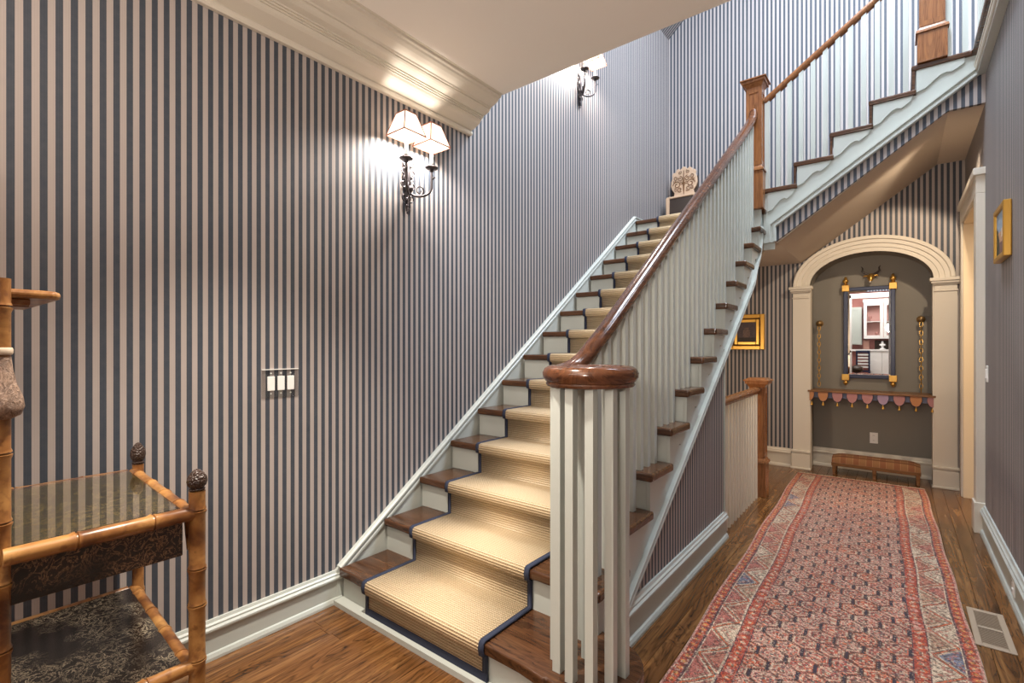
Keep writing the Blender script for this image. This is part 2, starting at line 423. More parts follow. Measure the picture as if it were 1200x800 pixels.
fr = []
for i in range(49):
    th = PI*i/48
    a, bb = nhw, RISE
    fr.append((th,))
b = MB(); rings = []
for (th,) in fr:
    ring = []
    for r_, y_ in aprof:
        px, pz = ell(nhw+r_, RISE+r_, th); ring.append(b.bm.verts.new((px, YF+y_, pz)))
    rings.append(ring)
for A, B in zip(rings, rings[1:]):
    for j in range(len(aprof)): b.bm.faces.new((A[j], A[(j+1)%len(aprof)], B[(j+1)%len(aprof)], B[j]))
b.bm.faces.new(rings[0]); b.bm.faces.new(rings[-1][::-1])
b.build('archivolt', M['cream'], t, smooth=28)
# inner lining boards of the niche
b = MB(); b.box(NX0-.0, NX0+.012, YF-.03, YF+.1, 0, 2.0); b.box(NX1-.012, NX1, YF-.03, YF+.1, 0, 2.0); b.build('jamb', M['cream'], t)

# door casing on the right wall
t = struct(bpy.data.objects.new('door_1', None), 'open doorway with cream casing in the right wall'); C.objects.link(t)
box('casing', M['cream'], (.436, XR+.01, DY0-.13, DY0, .0, DZ), t, bevel=.004)
box('casing', M['cream'], (.436, XR+.01, DY1, DY1+.13, .0, DZ), t, bevel=.004)
box('casing_head', M['cream'], (.436, XR+.01, DY0-.13, DY1+.13, DZ+.0, DZ+.13), t, bevel=.004)
b = MB(); b.box(.420, XR+.01, DY0-.15, DY1+.15, DZ+.13, DZ+.18); b.build('casing_cap', M['cream'], t, bevel=.004)
b = MB(); b.box(.45, XR+.17, DY0-.001, DY0+.02, 0, DZ); b.box(.45, XR+.17, DY1-.02, DY1, 0, DZ); b.box(.45, XR+.17, DY0, DY1, DZ-.02, DZ); b.build('jamb', M['room'], t)
box('plinth', M['cream'], (.425, XR+.01, DY0-.14, DY0+.004, 0, .22), t, bevel=.004)

# wall skirt of the first flight
ys = 1.455
def skirt_poly(off=0.0):
    return [(1.3, 0), (1.3, .165), (ys, .165)] 
poly = [(1.44, 0.0), (1.44, .168), (1.452, .182), (5.134, skirtz(5.134)), (5.30, 2.80), (6.2, 2.80), (6.2, 2.6), (5.2, 2.55), (1.80, 0.0)]
struct(MB().prism(poly, 'X', XL, XL+.018).build('trim_3', M['paint']), 'painted skirt board of the lower flight')
# moulding cap along the skirt
def path_mould(pts, x, sgn, prof, name, m, axis='X'):
    """pts: (y,z) polyline; prof: (out from wall, perpendicular up)"""
    b = MB(); rings = []
    for i, p in enumerate(pts):
        d = []
        if i > 0: d.append((Vector(p)-Vector(pts[i-1])).normalized())
        if i < len(pts)-1: d.append((Vector(pts[i+1])-Vector(p)).normalized())
        t_ = sum(d, Vector((0,0))); t_.normalize(); nrm = Vector((-t_.y, t_.x)); k_ = 1/max(.3, nrm.dot(Vector((-d[0].y, d[0].x))))
        ring = []
        for o_, u_ in prof:
            q = Vector(p)+nrm*u_*k_
            ring.append(b.bm.verts.new((x+sgn*o_, q.x, q.y) if axis == 'X' else (q.x, x+sgn*o_, q.y)))
        rings.append(ring)
    for A, B in zip(rings, rings[1:]):
        for j in range(len(prof)): b.bm.faces.new((A[j], A[(j+1)%len(prof)], B[(j+1)%len(prof)], B[j]))
    b.bm.faces.new(rings[0]); b.bm.faces.new(rings[-1][::-1])
    return b
cap = [(0,-.052),(.026,-.052),(.030,-.046),(.030,-.034),(.024,-.028),(.024,-.018),(.034,-.014),(.034,-.004),(.024,.002),(0,.002)]
struct(path_mould([(1.452,.185),(5.134,skirtz(5.134)),(5.30,2.80),(6.2,2.80)], XL-.001, 1, cap, 'trim_4', M['paint']).build('trim_4', M['paint']))

# hall side wall beneath the first flight (striped), its baseboard, string trim
yw1 = 3.60
poly = [(1.95, 0), (yw1, 0), (yw1, trimz(yw1)+.05), (1.85, max(.02, trimz(1.85)+.05)), (1.75, 0)]
struct(MB().prism(poly, 'X', -1.03, -.965).build('wall_stair_side', M['stripe_y']))
struct(box('wall_stair_side_end', M['paint'], (-1.04, -.955, yw1-.0, yw1+.02, 0, trimz(yw1)+.04)))
b = MB().prism([(-.966+a, z*1.12) for a, z in bprof], 'Y', 1.86, yw1+.03)
o = b.build('baseboard_stair', M['paint']); struct(o)

# ------------------------------------------------------------------ lower staircase (one thing)
st = thing('staircase', (-1.6, 1.5, 0), 'lower flight of dark oak stairs with white square balusters and curled mahogany handrail', 'staircase')
TT = .042
def tread_obj(poly, z, parent, m=M['tread']):
    return MB().prism(poly, 'Z', z-TT, z).build('tread', m, parent, bevel=.012, seg=3)
XT0, XT1 = XL+.03, -.928
for n in range(1, 15):
    y0 = nose(n); y1 = nose(n+1)+.03; z = n*RI
    if n == 1:
        # bullnose starting step wrapping the volute
        c = (-.90, 1.60); R = .195; pts = [(XT0, 1.445), (-1.1, 1.425), (-.98, 1.408)]
        for i in range(15):
            a = -PI*.62 + i*PI*1.12/14
            pts.append((c[0]+R*math.cos(a), c[1]+R*math.sin(a)))
        pts += [(-.975, 1.80), (XT0, 1.80)]
        tread_obj(pts, z, st)
        ins = []
        R2 = R-.03
        pts = [(XT0, 1.472), (-1.1, 1.453), (-.98, 1.43)] + [(c[0]+R2*math.cos(-PI*.62+i*PI*1.12/14), c[1]+R2*math.sin(-PI*.62+i*PI*1.12/14)) for i in range(15)] + [(-.975,1.75),(XT0,1.75)]
        MB().prism(pts, 'Z', 0, z-TT+.001).build('riser', M['paint'], st)
        continue
    xr = XT1
    if n == 13: poly = [(XT0, y0), (-.985, y0), (xr+.0, y0-.02), (xr, y1+.0), (XT0, y1)]
    elif n == 14: poly = [(XT0, y0), (-1.05, y0-.02), (xr+.005, 4.76), (xr+.005, y1-.2), (-1.0, y1), (XT0, y1)]
    else: poly = [(XT0, y0), (xr, y0), (xr, y1-.0), (XT0, y1)]
    tread_obj(poly, z, st)
    box('riser', M['paint'], (XT0, -.968, y0+.026, y0+.045, z-RI, z-TT+.001), st)
# landing floor
poly = [(XL+.02, nose(15)), (-1.06, nose(15)), (-1.06, YS), (nx(16)+.03, YS), (nx(16)+.03, YF), (XL+.02, YF)]
tread_obj(poly, LZ, st)['label'] = 'landing floor boards'
box('riser', M['paint'], (XT0, -1.08, nose(15)+.026, nose(15)+.045, 14*RI, LZ-TT), st)
# outer string: stepped upper edge, straight lower edge curving up at the top
poly = [(1.83, .01), (1.83, RI-.01)]
for n in range(2, 15):
    y = nose(n)+.03
    poly += [(y, (n-1)*RI-.02), (y, n*RI-TT)]
poly += [(4.80, 14*RI-TT), (4.80, 14*RI-.36)]
poly += [(4.62, trimz(4.62)+.0), (1.83+.1, trimz(1.93))]
poly = [p for p in poly]
MB().prism(poly, 'X', -.985, -.962).build('stringer', M['paint'], st)
# trim along the lower edge of the string (ends in an upward curve)
tr = [(0,-.03),(.018,-.03),(.024,-.022),(.024,-.01),(.016,-.004),(.016,.008),(.026,.012),(.026,.02),(0,.02)]
pts = [(1.87, trimz(1.87)), (4.45, trimz(4.45))]
for t_, zz in ((4.56, 2.035), (4.64, 2.11), (4.70, 2.20), (4.735, 2.29), (4.75, 2.40)): pts.append((t_, zz))
path_mould(pts, -.963, 1, tr, '', None).build('string_moulding', M['paint'], st)
# underside of the flight
MB().prism([(3.56, trimz(3.56)-.03), (4.6, trimz(4.6)-.03), (5.2, trimz(5.2)-.08), (5.2, trimz(5.2)+.1), (3.56, trimz(3.56)+.12)], 'X', XL+.02, -.99).build('underside', M['tan'], st)
# tread-end brackets
bw = [(0,-.165),(.05,-.15),(.09,-.112),(.13,-.078),(.165,-.066),(.19,-.076),(.215,-.062),(.255,-.036)]
for n in range(2, 14):
    y0 = nose(n)+.03; z = n*RI-TT
    poly = [(y0, z), (y0+.235, z)] + [(y0+a*.9, z+h) for a, h in bw[::-1]]
    MB().prism(poly, 'X', -.962, -.950).build('bracket', M['paint'], st)
box('filler', M['paint'], (-1.05, -.957, 4.775, 4.86, 13*RI-.12, LZ-TT), st)
# balusters: three per tread
BW = .016
def railz(y): return rampz(y)+.895
bal_mesh = {}
def baluster(x, y, z0, z1, parent, w=BW, m=None):
    box('baluster', m or M['paint'], (x-w, x+w, y-w, y+w, z0, z1), parent)
XB = -1.018
for n in range(2, 15):
    for j in range(3):
        y = nose(n)+.055+j*RUN/3
        if y > 4.70: continue
        if n == 2 and j == 0: pass
        baluster(XB, y, n*RI, railz(y)-.012, st)
# volute balusters
VC = (-.89, 1.585); VR = .125
for a in (206, 236, 268, 301, 334, 8, 48):
    a = math.radians(a); baluster(VC[0]+VR*math.cos(a), VC[1]+VR*math.sin(a), RI, 1.235, st)
baluster(-1.0, 1.70, RI, 1.27, st)
baluster(VC[0]-.02, VC[1]+.03, RI, 1.23, st, .022)
# handrail: profile swept from newel down into the volute
rp = [(-.036,-.012),(-.026,-.026),(-.020,-.034),(.020,-.034),(.026,-.026),(.036,-.012),(.038,.004),(.030,.020),(.014,.029),(-.014,.029),(-.030,.020),(-.038,.004)]
pts = [Vector((XB, 4.775, 3.46)), Vector((XB, 4.73, 3.37)), Vector((XB, 4.66, railz(4.66)+.01)), Vector((XB, 4.4, railz(4.4)))]
pts += [Vector((XB, y, railz(y))) for y in (3.6, 2.8, 2.2, 1.95)]
pts += [Vector((XB-.003, 1.85, railz(1.85)+.004)), Vector((XB-.010, 1.78, 1.300)), Vector((XB-.018, 1.72, 1.268)), Vector((XB-.024, 1.66, 1.252))]
for i in range(0, 34):
    a = math.radians(178 + i*13.5); r = VR+.012 - max(0, i-16)*.0068
    pts.append(Vector((VC[0]+r*math.cos(a), VC[1]+r*math.sin(a), 1.248)))
fr = []
for i, p in enumerate(pts):
    d = (pts[min(i+1, len(pts)-1)]-pts[max(i-1, 0)]).normalized(); s_ = d.cross(Vector((0,0,1))).normalized(); u_ = s_.cross(d)
    fr.append((p, s_, u_))
MB().sweep(rp, None, fr).build('handrail', M['rail'], st, smooth=60)
MB().lathe((VC[0], VC[1], 1.248), [(.02,-.034),(.085,-.034),(.095,-.02),(.095,.018),(.06,.028),(.02,.029)], 24).build('volute_cap', M['rail'], st, smooth=50)
# rail fillet under the volute
MB().lathe((VC[0], VC[1], 1.212), [(.02,-.008),(.158,-.008),(.163,0),(.158,.008),(.02,.008)], 32).build('volute_base', M['rail'], st, smooth=50)

def newel(name, x, y, z0, zb, zt, w, label, sgn=1, cat='newel post'):
    t = thing(name, (x, y, z0), label, cat)
    bw_ = w*1.28
    b = MB(); b.box(x-bw_/2, x+bw_/2, y-bw_/2, y+bw_/2, z0, zb); b.build('base_block', M['newel'], t, bevel=.004)
    b = MB(); b.taper(x, y, zb, zb+.022, bw_+.02, bw_+.02, bw_+.012, bw_+.012); b.taper(x, y, zb+.022, zb+.05, bw_-.004, bw_-.004, w+.004, w+.004); b.build('base_moulding', M['newel'], t, bevel=.002)
    box('shaft', M['newel'], (x-w/2, x+w/2, y-w/2, y+w/2, zb+.03, zt-.08), t, bevel=.004)
    # raised panel frames on the four faces
    f = .022
    for dx, dy in ((0,-1),(1,0),(-1,0),(0,1)):
        b = MB()
        def q(u0, u1, a0, a1):
            if dx == 0: b.box(x+u0, x+u1, y+dy*w/2, y+dy*(w/2+.006), a0, a1)
            else: b.box(x+dx*w/2, x+dx*(w/2+.006), y+u0, y+u1, a0, a1)
        q(-w/2, -w/2+f, zb+.05, zt-.09); q(w/2-f, w/2, zb+.05, zt-.09); q(-w/2+f, w/2-f, zb+.05, zb+.09); q(-w/2+f, w/2-f, zt-.14, zt-.09)
        b.build('panel_frame', M['newel'], t)
    b = MB(); b.taper(x, y, zt-.09, zt-.055, w+.006, w+.006, w+.05, w+.05); b.taper(x, y, zt-.055, zt-.03, w+.07, w+.07, w+.075, w+.075); b.taper(x, y, zt-.03, zt-.018, w+.095, w+.095, w+.095, w+.095); b.taper(x, y, zt-.018, zt, w+.085, w+.085, w+.02, w+.02)
    b.build('cap', M['newel'], t, bevel=.003)
    return t
newel('newel_post', -1.012, 4.80, 14*RI, 2.90, 3.735, .118, 'brown wooden newel post with square cap at the turn of the stairs')
newel('newel_post', .195, 4.87, L2, 3.70, 4.75, .135, 'thick brown newel post at the head of the upper flight, its top out of view')

# ------------------------------------------------------------------ runner
rn = thing('stair_runner', (-1.67, 1.5, 0), 'tan sisal stair runner with navy border down the lower flight', 'carpet runner')
RX0, RX1, BWI = -2.066, -1.268, .024
prof = [(1.425, .006), (1.425, RI-TT-.006)]
off = .008
prof = []
def nose_pts(n):
    y = nose(n) - (.03 if n == 1 else 0); z = n*RI
    if n == 1: y = 1.428
    ry = y+.026-off
    return [(ry, (n-1)*RI+ (off if n > 1 else .045)), (ry, z-TT-.012), (y-.004, z-TT-.004), (y-off, z-TT*.5), (y-.004, z+.002), (y+.008, z+off)]
for n in range(1, 16): prof += nose_pts(n)
prof.append((5.9, LZ+off))
def strip(x0, x1, dz, name, m, thick=.006, pr=prof):
    b = MB(); uvl = b.bm.loops.layers.uv.new('UVMap'); s_ = 0; rows = []
    for i, p in enumerate(pr):
        if i: s_ += (Vector(p)-Vector(pr[i-1])).length
        rows.append((b.bm.verts.new((x0, p[0]-dz*.7, p[1]+dz*.7)), b.bm.verts.new((x1, p[0]-dz*.7, p[1]+dz*.7)), s_))
    for A, B in zip(rows, rows[1:]):
        f = b.bm.faces.new((A[0], A[1], B[1], B[0]))
        for lp, uv in zip(f.loops, ((x0, A[2]), (x1, A[2]), (x1, B[2]), (x0, B[2]))): lp[uvl].uv = uv
    me = bpy.data.meshes.new(name); bmesh.ops.recalc_face_normals(b.bm, faces=b.bm.faces[:]); b.bm.to_mesh(me); b.bm.free(); me.materials.append(m)
    o = bpy.data.objects.new(name, me); C.objects.link(o); o.parent = rn; o.location = -rn.location
    s2 = o.modifiers.new('s', 'SOLIDIFY'); s2.thickness = thick; s2.offset = 0
    me.shade_smooth(); me.set_sharp_from_angle(angle=math.radians(50))
    return o
strip(RX0+BWI*.8, RX1-BWI*.8, 0, 'sisal_field', M['sisal'])
strip(RX0, RX0+BWI, .002, 'binding', M['navycloth'], .009)
strip(RX1-BWI, RX1, .002, 'binding', M['navycloth'], .009)
box('binding', M['navycloth'], (RX0, RX1, 1.440, 1.450, .026, .06), rn)
struct(box('trim_5', M['paint'], (XT0, -1.05, 1.415, 1.475, 0, .025)), 'shoe moulding under the first step')

# ------------------------------------------------------------------ upper flight
s2 = thing('staircase', (-.4, 4.8, LZ), 'upper flight of stairs climbing right above the passage, white string with wavy brackets', 'staircase')
for n in range(16, 19):
    z = n*RI; poly = [(nx(n), YS), (nx(n+1)+.03, YS), (nx(n+1)+.03, YF), (nx(n), YF)]
    tread_obj(poly, z, s2)
for n in range(16, 20):
    z = n*RI
    box('riser', M['paint'], (nx(n)+.026, nx(n)+.045, YS+.03, YF, z-RI, z-TT), s2)
    box('riser_trim', M['tread'], (nx(n)+.004, nx(n)+.022, YS+.006, YS+.03, z-RI+.0, z-TT), s2)
# upper floor with gallery
b = MB(); b.prism([(nx(19), YS), (.412, YS), (.412, YO), (3.1, YO), (3.1, YF), (nx(19), YF)], 'Z', L2-TT, L2)
b.build('tread', M['tread'], s2, bevel=.012, seg=3)['label'] = 'upper floor edge nosing'
b = MB(); b.prism([(nx(19)+.05, YS+.03), (.44, YS+.03), (.44, YO), (3.1, YO), (3.1, YF), (nx(19)+.05, YF)], 'Z', 3.29, L2-TT-.001)
struct(b.build('ceiling_gallery', M['paint']))
def t2(x): return 2.42 + (x+.865)*.686
ya = YS+.022
poly = [(-.95, 14*RI-.36)]
poly += [(-.95, LZ-TT), (nx(16)+.03, LZ-TT)]
for n in range(16, 20): poly += [(nx(n)+.03, n*RI-TT)]; poly += [(nx(n+1)+.03, n*RI-TT)] if n < 19 else []
poly += [(.455, L2-TT), (.455, t2(.455)-.01), (-.86, t2(-.86)-.01), (-.86, 14*RI-.36)]
MB().prism(poly, 'Y', ya, ya+.02).build('stringer', M['paint'], s2)
for n in range(15, 19):
    z = n*RI-TT; x0 = nx(n)+.03
    if n == 15: x0 = nx(15)+.065
    poly = [(x0, z), (nx(n+1)+.01, z)] + [(x0+a*(.9 if n > 15 else .78), z+h) for a, h in bw[::-1]]
    MB().prism(poly, 'Y', ya-.012, ya).build('bracket', M['paint'], s2)
x0 = nx(19)+.03; z = L2-TT
MB().prism([(x0, z), (x0+.27, z)]+[(x0+a*1.05, z+h) for a, h in bw[::-1]], 'Y', ya-.012, ya).build('bracket', M['paint'], s2)
tr2 = [(0,-.03),(.018,-.03),(.026,-.022),(.026,-.008),(.016,-.002),(.016,.01),(.030,.014),(.030,.026),(0,.026)]
path_mould([(-.875, 2.27), (-.875, t2(-.875)), (.445, t2(.445))], ya, -1, tr2, '', None, 'Y').build('string_moulding', M['paint'], s2)
# striped band + soffits
def sz(x): return 2.262 + (x+.84)*.7325
kx = .285
poly = [(-.862, 2.262), (kx, sz(kx)), (.486, sz(kx)), (.486, t2(.486)), (-.862, t2(-.862))]
struct(MB().prism(poly, 'Y', ya+.006, ya+.04).build('wall_stair_band', M['stripe_x']), 'striped band under the upper string')
poly = [(XL, 2.262), (-.84, 2.262), (kx, sz(kx)), (XR+.005, sz(kx)), (XR+.005, sz(kx)+.1), (kx-.05, sz(kx)+.1), (-.88, 2.36), (XL, 2.36)]
struct(MB().prism(poly, 'Y', ya+.03, YF+.01).build('ceiling_soffit', M['tan']), 'tan sloping underside of the upper flight')
box('landing_edge', M['paint'], (-.99, -.86, YS+.0, ya+.02, 2.262, 2.30), s2)
# gallery fascia on the right wall
g = MB(); g.box(.447, XR+.02, YO, ya+.01, 3.315, L2-TT)
struct(g.build('trim_6', M['cream']), 'gallery fascia above the right wall')
struct(MB().prism([(.453-a, 3.345+h*.9) for a, h in [(0,-.03),(.018,-.03),(.026,-.022),(.026,-.008),(.016,-.002),(.016,.01),(.030,.014),(.030,.026),(-.03,.026),(-.03,-.03)]], 'Y', YO, ya).build('trim_7', M['cream']))
# balusters + rail of the upper flight
def rail2(x): return ramp2(x) + .775
for n in range(15, 19):
    for j in range(3):
        x = nx(n)+.055+j*RUN/3
        if x < -.93: continue
        baluster(x, YS+.055, n*RI, rail2(x)-.01, s2, .017)
pts = [Vector((x, YS+.055, rail2(x))) for x in (-.95, -.5, 0, .14)]
fr = []
for i, p in enumerate(pts):
    d = (pts[-1]-pts[0]).normalized(); s_ = d.cross(Vector((0,0,1))).normalized(); fr.append((p, s_, s_.cross(d)))
MB().sweep([(a*.85, h*.85) for a, h in rp], None, fr).build('handrail', M['newel'], s2, smooth=60)
for j in range(2): baluster(.29+j*.09, YS+.055, L2, L2+.95, s2, .017)
for j in range(22): baluster(.455, YS-.04-j*.1, L2, L2+.95, s2, .017)
box('handrail', M['rail'], (.425, .485, YO, YS+.08, L2+.95, L2+1.0), s2, bevel=.015)
box('handrail', M['rail'], (.26, .46, YS+.025, YS+.085, L2+.95, L2+1.0), s2, bevel=.015)

# ------------------------------------------------------------------ basement guard
newel('newel_post', -1.0, 4.86, 0, .30, 1.062, .115, 'short brown newel post on the passage floor beside the basement stair')
gd = thing('guard_rail', (-1.0, 4.2, 0), 'low white baluster guard with wooden rail beside the basement stair', 'railing')
MB().sweep([(a*.9, h*.9) for a, h in rp], None, [(Vector((-1.0, 3.62, .945)), Vector((1,0,0)), Vector((0,0,1))), (Vector((-1.0, 4.80, .955)), Vector((1,0,0)), Vector((0,0,1)))]).build('handrail', M['newel'], gd, smooth=60)
for j in range(13): baluster(-1.0, 3.68+j*.088, -.02, .93, gd, .017, M['cream'])
bs = thing('basement_stairs', (-1.7, 4.5, -1), 'dim flight going down behind the low baluster guard', 'staircase')
for i in range(5):
    box('tread', M['tread'], (XL+.01, -1.02, 4.84-(i+1)*.25, 4.84-i*.25+.03, -(i+1)*.19-.03, -(i+1)*.19), bs)
    box('riser', M['cream'], (XL+.01, -1.02, 4.84-i*.25, 4.84-i*.25+.02, -(i+1)*.19, -i*.19-.03), bs)

# ------------------------------------------------------------------ grid objects with dyed / painted colour patterns
def srgb(c): 
    c = np.asarray(c, float)/255; return np.where(c <= .04045, c/12.92, ((c+.055)/1.055)**2.4)
def grid_obj(name, m, nx_, ny_, fpos, cols, parent=None):
    """fpos(u,v)->xyz arrays at vertices; cols (ny,nx,3) per face"""
    u, v = np.meshgrid(np.linspace(0, 1, nx_+1), np.linspace(0, 1, ny_+1))
    P = np.stack(fpos(u, v), -1).reshape(-1, 3).astype(np.float32)
    i = np.arange(ny_)[:, None]*(nx_+1) + np.arange(nx_)[None]
    F = np.stack([i, i+1, i+nx_+2, i+nx_+1], -1).reshape(-1).astype(np.int32)
    me = bpy.data.meshes.new(name); nf = nx_*ny_
    me.vertices.add(len(P)); me.vertices.foreach_set('co', P.ravel())
    me.loops.add(nf*4); me.loops.foreach_set('vertex_index', F)
    me.polygons.add(nf); me.polygons.foreach_set('loop_start', np.arange(nf, dtype=np.int32)*4)
    me.update(calc_edges=True)
    a = me.attributes.new('Col', 'FLOAT_COLOR', 'FACE')
    rgba = np.ones((nf, 4), np.float32); rgba[:, :3] = cols.reshape(-1, 3); a.data.foreach_set('color', rgba.ravel())
    me.materials.append(m); me.shade_smooth()
    o = bpy.data.objects.new(name, me); C.objects.link(o)
    if parent is not None:
        o.parent = parent; wm = Vector((0,0,0)); q = parent
        while q is not None: wm += q.location; q = q.parent
        o.location = -wm
    return o
rng = np.random.default_rng(3)
def rug():
    W, L = 1.05, 5.1; nxx, nyy = 230, 1050
    x = (np.arange(nxx)+.5)/nxx*W; y = (np.arange(nyy)+.5)/nyy*L
    X, Y = np.meshgrid(x, y)
    pal = {k: srgb(v) for k, v in dict(cream=(204,182,156), rose=(176,104,92), pink=(200,146,130), red=(166,66,50), orange=(204,100,60), navy=(38,40,60), brown=(70,44,38), tan=(176,140,112), blue=(66,92,128), gold=(206,150,84), green=(92,100,78)).items()}
    col = np.empty((nyy, nxx, 3)); col[:] = pal['rose']
    def put(m, k, mixv=1): col[m] = col[m]*(1-mixv)+pal[k]*mixv
    h = lambda a, b, s: ((np.sin(a*127.1+b*311.7+s*74.7)*43758.5453) % 1)
    # ---- field: hexagon lattice with dark upright bars
    a_ = .108; b_ = a_*math.sqrt(3)/2; best = np.full(X.shape, 9.); dx_ = np.zeros(X.shape); dy_ = np.zeros(X.shape); hid = np.zeros(X.shape)
    r0_ = np.floor(Y/b_)
    for dr in (0, 1):
        rw = r0_+dr; off_ = (rw % 2)*.5; ci = np.round(X/a_-off_); ddx = X/a_-off_-ci; ddy = (Y-rw*b_)/a_
        d2 = ddx**2+ddy**2; m = d2 < best; best = np.where(m, d2, best); dx_ = np.where(m, ddx, dx_); dy_ = np.where(m, ddy, dy_); hid = np.where(m, h(ci, rw, 1), hid)
    ax_, ay_ = np.abs(dx_), np.abs(dy_); q = np.maximum(ax_, ax_/2+ay_*.866); ang = np.arctan2(dy_, dx_); r = np.sqrt(dx_**2+dy_**2)
    col[:] = pal['rose']; put(hid > .55, 'pink', .8); put(hid < .14, 'orange', .55)
    put((q > .33) & (q < .40), 'cream', .75); put((q > .27) & (q < .33) & (np.sin(ang*9) > .1), 'red', .8)
    put((q > .19) & (q < .25) & (np.sin(ang*6+1) > -.2), 'cream', .8); put((r < .19) & (np.cos(ang*4) > .1), 'red', .8)
    put(r < .085, 'cream'); put((r < .055) & (hid > .4), 'navy', .85)
    put((ax_ < .06) & (ay_ > .24) & (ay_ < .34), 'navy', .7); put((np.abs(ax_-.24) < .035) & (np.abs(ay_-.12) < .04), 'navy', .75)
    put((q > .445) & (ax_ < .44) & (np.sin(dx_*70) > -.6), 'brown', .9); put((q > .41) & (q < .445) & (np.sin(ang*14) > .35), 'orange', .7)
    put((ax_ > .425) & (ay_ < .30), 'brown', .95)
    put((ax_ > .45) & (ay_ < .27), 'navy', .9)
    s8 = h(np.floor(X/.0095), np.floor(Y/.0105), 3); f_ = (X > .235) & (X < W-.235) & (q < .44)
    put(f_ & (s8 < .13), 'brown', .7); put(f_ & (s8 > .13) & (s8 < .22), 'navy', .65); put(f_ & (s8 > .88), 'cream', .6); put(f_ & (s8 > .80) & (s8 < .86), 'orange', .8)
    # ---- side borders
    for side in (0, 1):
        d = X if side == 0 else W-X
        in_ = d < .235
        put(in_, 'rose')
        g1 = (d >= .012) & (d < .052); put(g1, 'red'); 
        s = Y/.048; f = s-np.floor(s); k_ = h(np.floor(s), side, 5)
        dm = np.sqrt(((d-.032)/.014)**2+((f-.5)/.33)**2)
        put(g1 & (dm < 1), 'orange'); put(g1 & (dm < .55), 'gold'); put(g1 & (np.abs(f) < .1), 'brown', .6)
        put((d < .012), 'pink'); put(d < .005, 'cream')
        put((d >= .052) & (d < .060), 'navy', .8); put((d >= .060) & (d < .066), 'cream')
        # main border: zig-zag of bars with triangles
        mb = (d >= .066) & (d < .166); put(mb, 'cream')
        p = .24; t = (Y/p) % 1; e = (d-.066)/.10; cell = np.floor(Y/p*2)
        tri = np.abs(t*2-1)          # 1..0..1
        dist = e-tri
        put(mb & (np.abs(dist) < .10), 'brown', .85); put(mb & (np.abs(dist) < .045), 'orange')
        kk = h(np.floor(Y/p), side, 9)
        inn = mb & (dist > .2); put(inn & (kk > .66), 'red', .75); put(inn & (kk < .3), 'tan', .9)
        out = mb & (dist < -.2); kk2 = h(np.floor(Y/p+.5), side, 11); put(out & (kk2 > .7), 'rose'); put(out & (kk2 < .22), 'blue', .8)
        cx_ = np.abs(((Y/p*2) % 1)-.5)
        put(mb & (np.abs(np.abs(dist)-.36) < .045), 'brown', .6); put(mb & (np.abs(np.abs(dist)-.5) < .05) & (((Y*90) % 2) < 1), 'red', .7)
        put((d >= .166) & (d < .172), 'cream'); put((d >= .172) & (d < .180), 'navy', .8)
        g2 = (d >= .180) & (d < .228); put(g2, 'red')
        dm = np.sqrt(((d-.204)/.016)**2+((f-.5)/.34)**2); put(g2 & (dm < 1), 'orange'); put(g2 & (dm < .5), 'cream'); put(g2 & (k_ > .75) & (dm < 1), 'pink')
        put((d >= .228) & (d < .235), 'navy', .85)
    s7 = h(np.floor(X/.0105), np.floor(Y/.013), 17); e_ = (X < .235) | (X > W-.235)
    put(e_ & (s7 < .10), 'brown', .6); put(e_ & (s7 > .10) & (s7 < .15), 'navy', .6); put(e_ & (s7 > .9), 'rose', .7); put(e_ & (s7 > .84) & (s7 < .9), 'cream', .6)
    # far end border (short)
    e = L-Y
    put(e < .02, 'cream'); put((e >= .02) & (e < .05), 'red'); put((e >= .05) & (e < .06), 'navy')
    # faded patches, and paler towards the far end, knot noise
    kn = rng.random((nyy, nxx, 1))
    col *= (.55+.9*kn)
    sw = rng.random((nyy, nxx)) < .10; col[sw] = col[sw]*.35+pal['cream']*.5
    sw = rng.random((nyy, nxx)) < .12; col[sw] = col[sw]*.4+pal['brown']*.6
    def blobs(sx, sy, seed):
        g = np.random.default_rng(seed).random((sy, sx)); yi = np.linspace(0, sy-1.001, nyy); xi = np.linspace(0, sx-1.001, nxx)
        y0 = yi.astype(int); x0_ = xi.astype(int); fy_ = (yi-y0)[:, None]; fx_ = (xi-x0_)[None]
        y1 = np.minimum(y0+1, sy-1); x1_ = np.minimum(x0_+1, sx-1)
        return (g[y0][:, x0_]*(1-fx_)+g[y0][:, x1_]*fx_)*(1-fy_)+(g[y1][:, x0_]*(1-fx_)+g[y1][:, x1_]*fx_)*fy_
    paling = np.clip(blobs(4, 9, 4)*.5 + np.clip((Y-1.7)/2.2, 0, 1)*.55, 0, 1)[..., None]*.5
    paled = col*.55+pal['tan']*.30
    col = col*(1-paling)+paled*paling
    th = math.radians(1.45); ox, oy = -.725, .86
    def fpos(u, v):
        xx = u*W + .004*np.sin(v*L*7.0)*(u > .5) + .006*np.sin(v*L*5.1+1)*(u < .5); yy = v*L
        z = .009 + .0012*np.sin(u*40+v*90)
        z = np.where((u == 0) | (u == 1) | (v == 0) | (v == 1), .002, z)
        return ox + xx*math.cos(th) - yy*math.sin(th), oy + xx*math.sin(th) + yy*math.cos(th), z
    return grid_obj('runner_rug', M['rug'], nxx, nyy, fpos, np.clip(col, 0, 1)*.9)
rg = rug(); tag(rg, 'long red and rose patterned oriental runner rug on the passage floor', 'rug')
b = MB(); th = math.radians(1.45)
for i in range(120):
    u = (i+.5)/120*1.05; ln = random.uniform(.02, .04); a = random.uniform(-.01, .01)
    x, y = -.725+u*math.cos(th)-5.1*math.sin(th), .86+u*math.sin(th)+5.1*math.cos(th)
    b.tube([(x, y-.004, .008), (x+a, y+ln*.6, .006), (x+a*2, y+ln, .003)], .0022, 4)
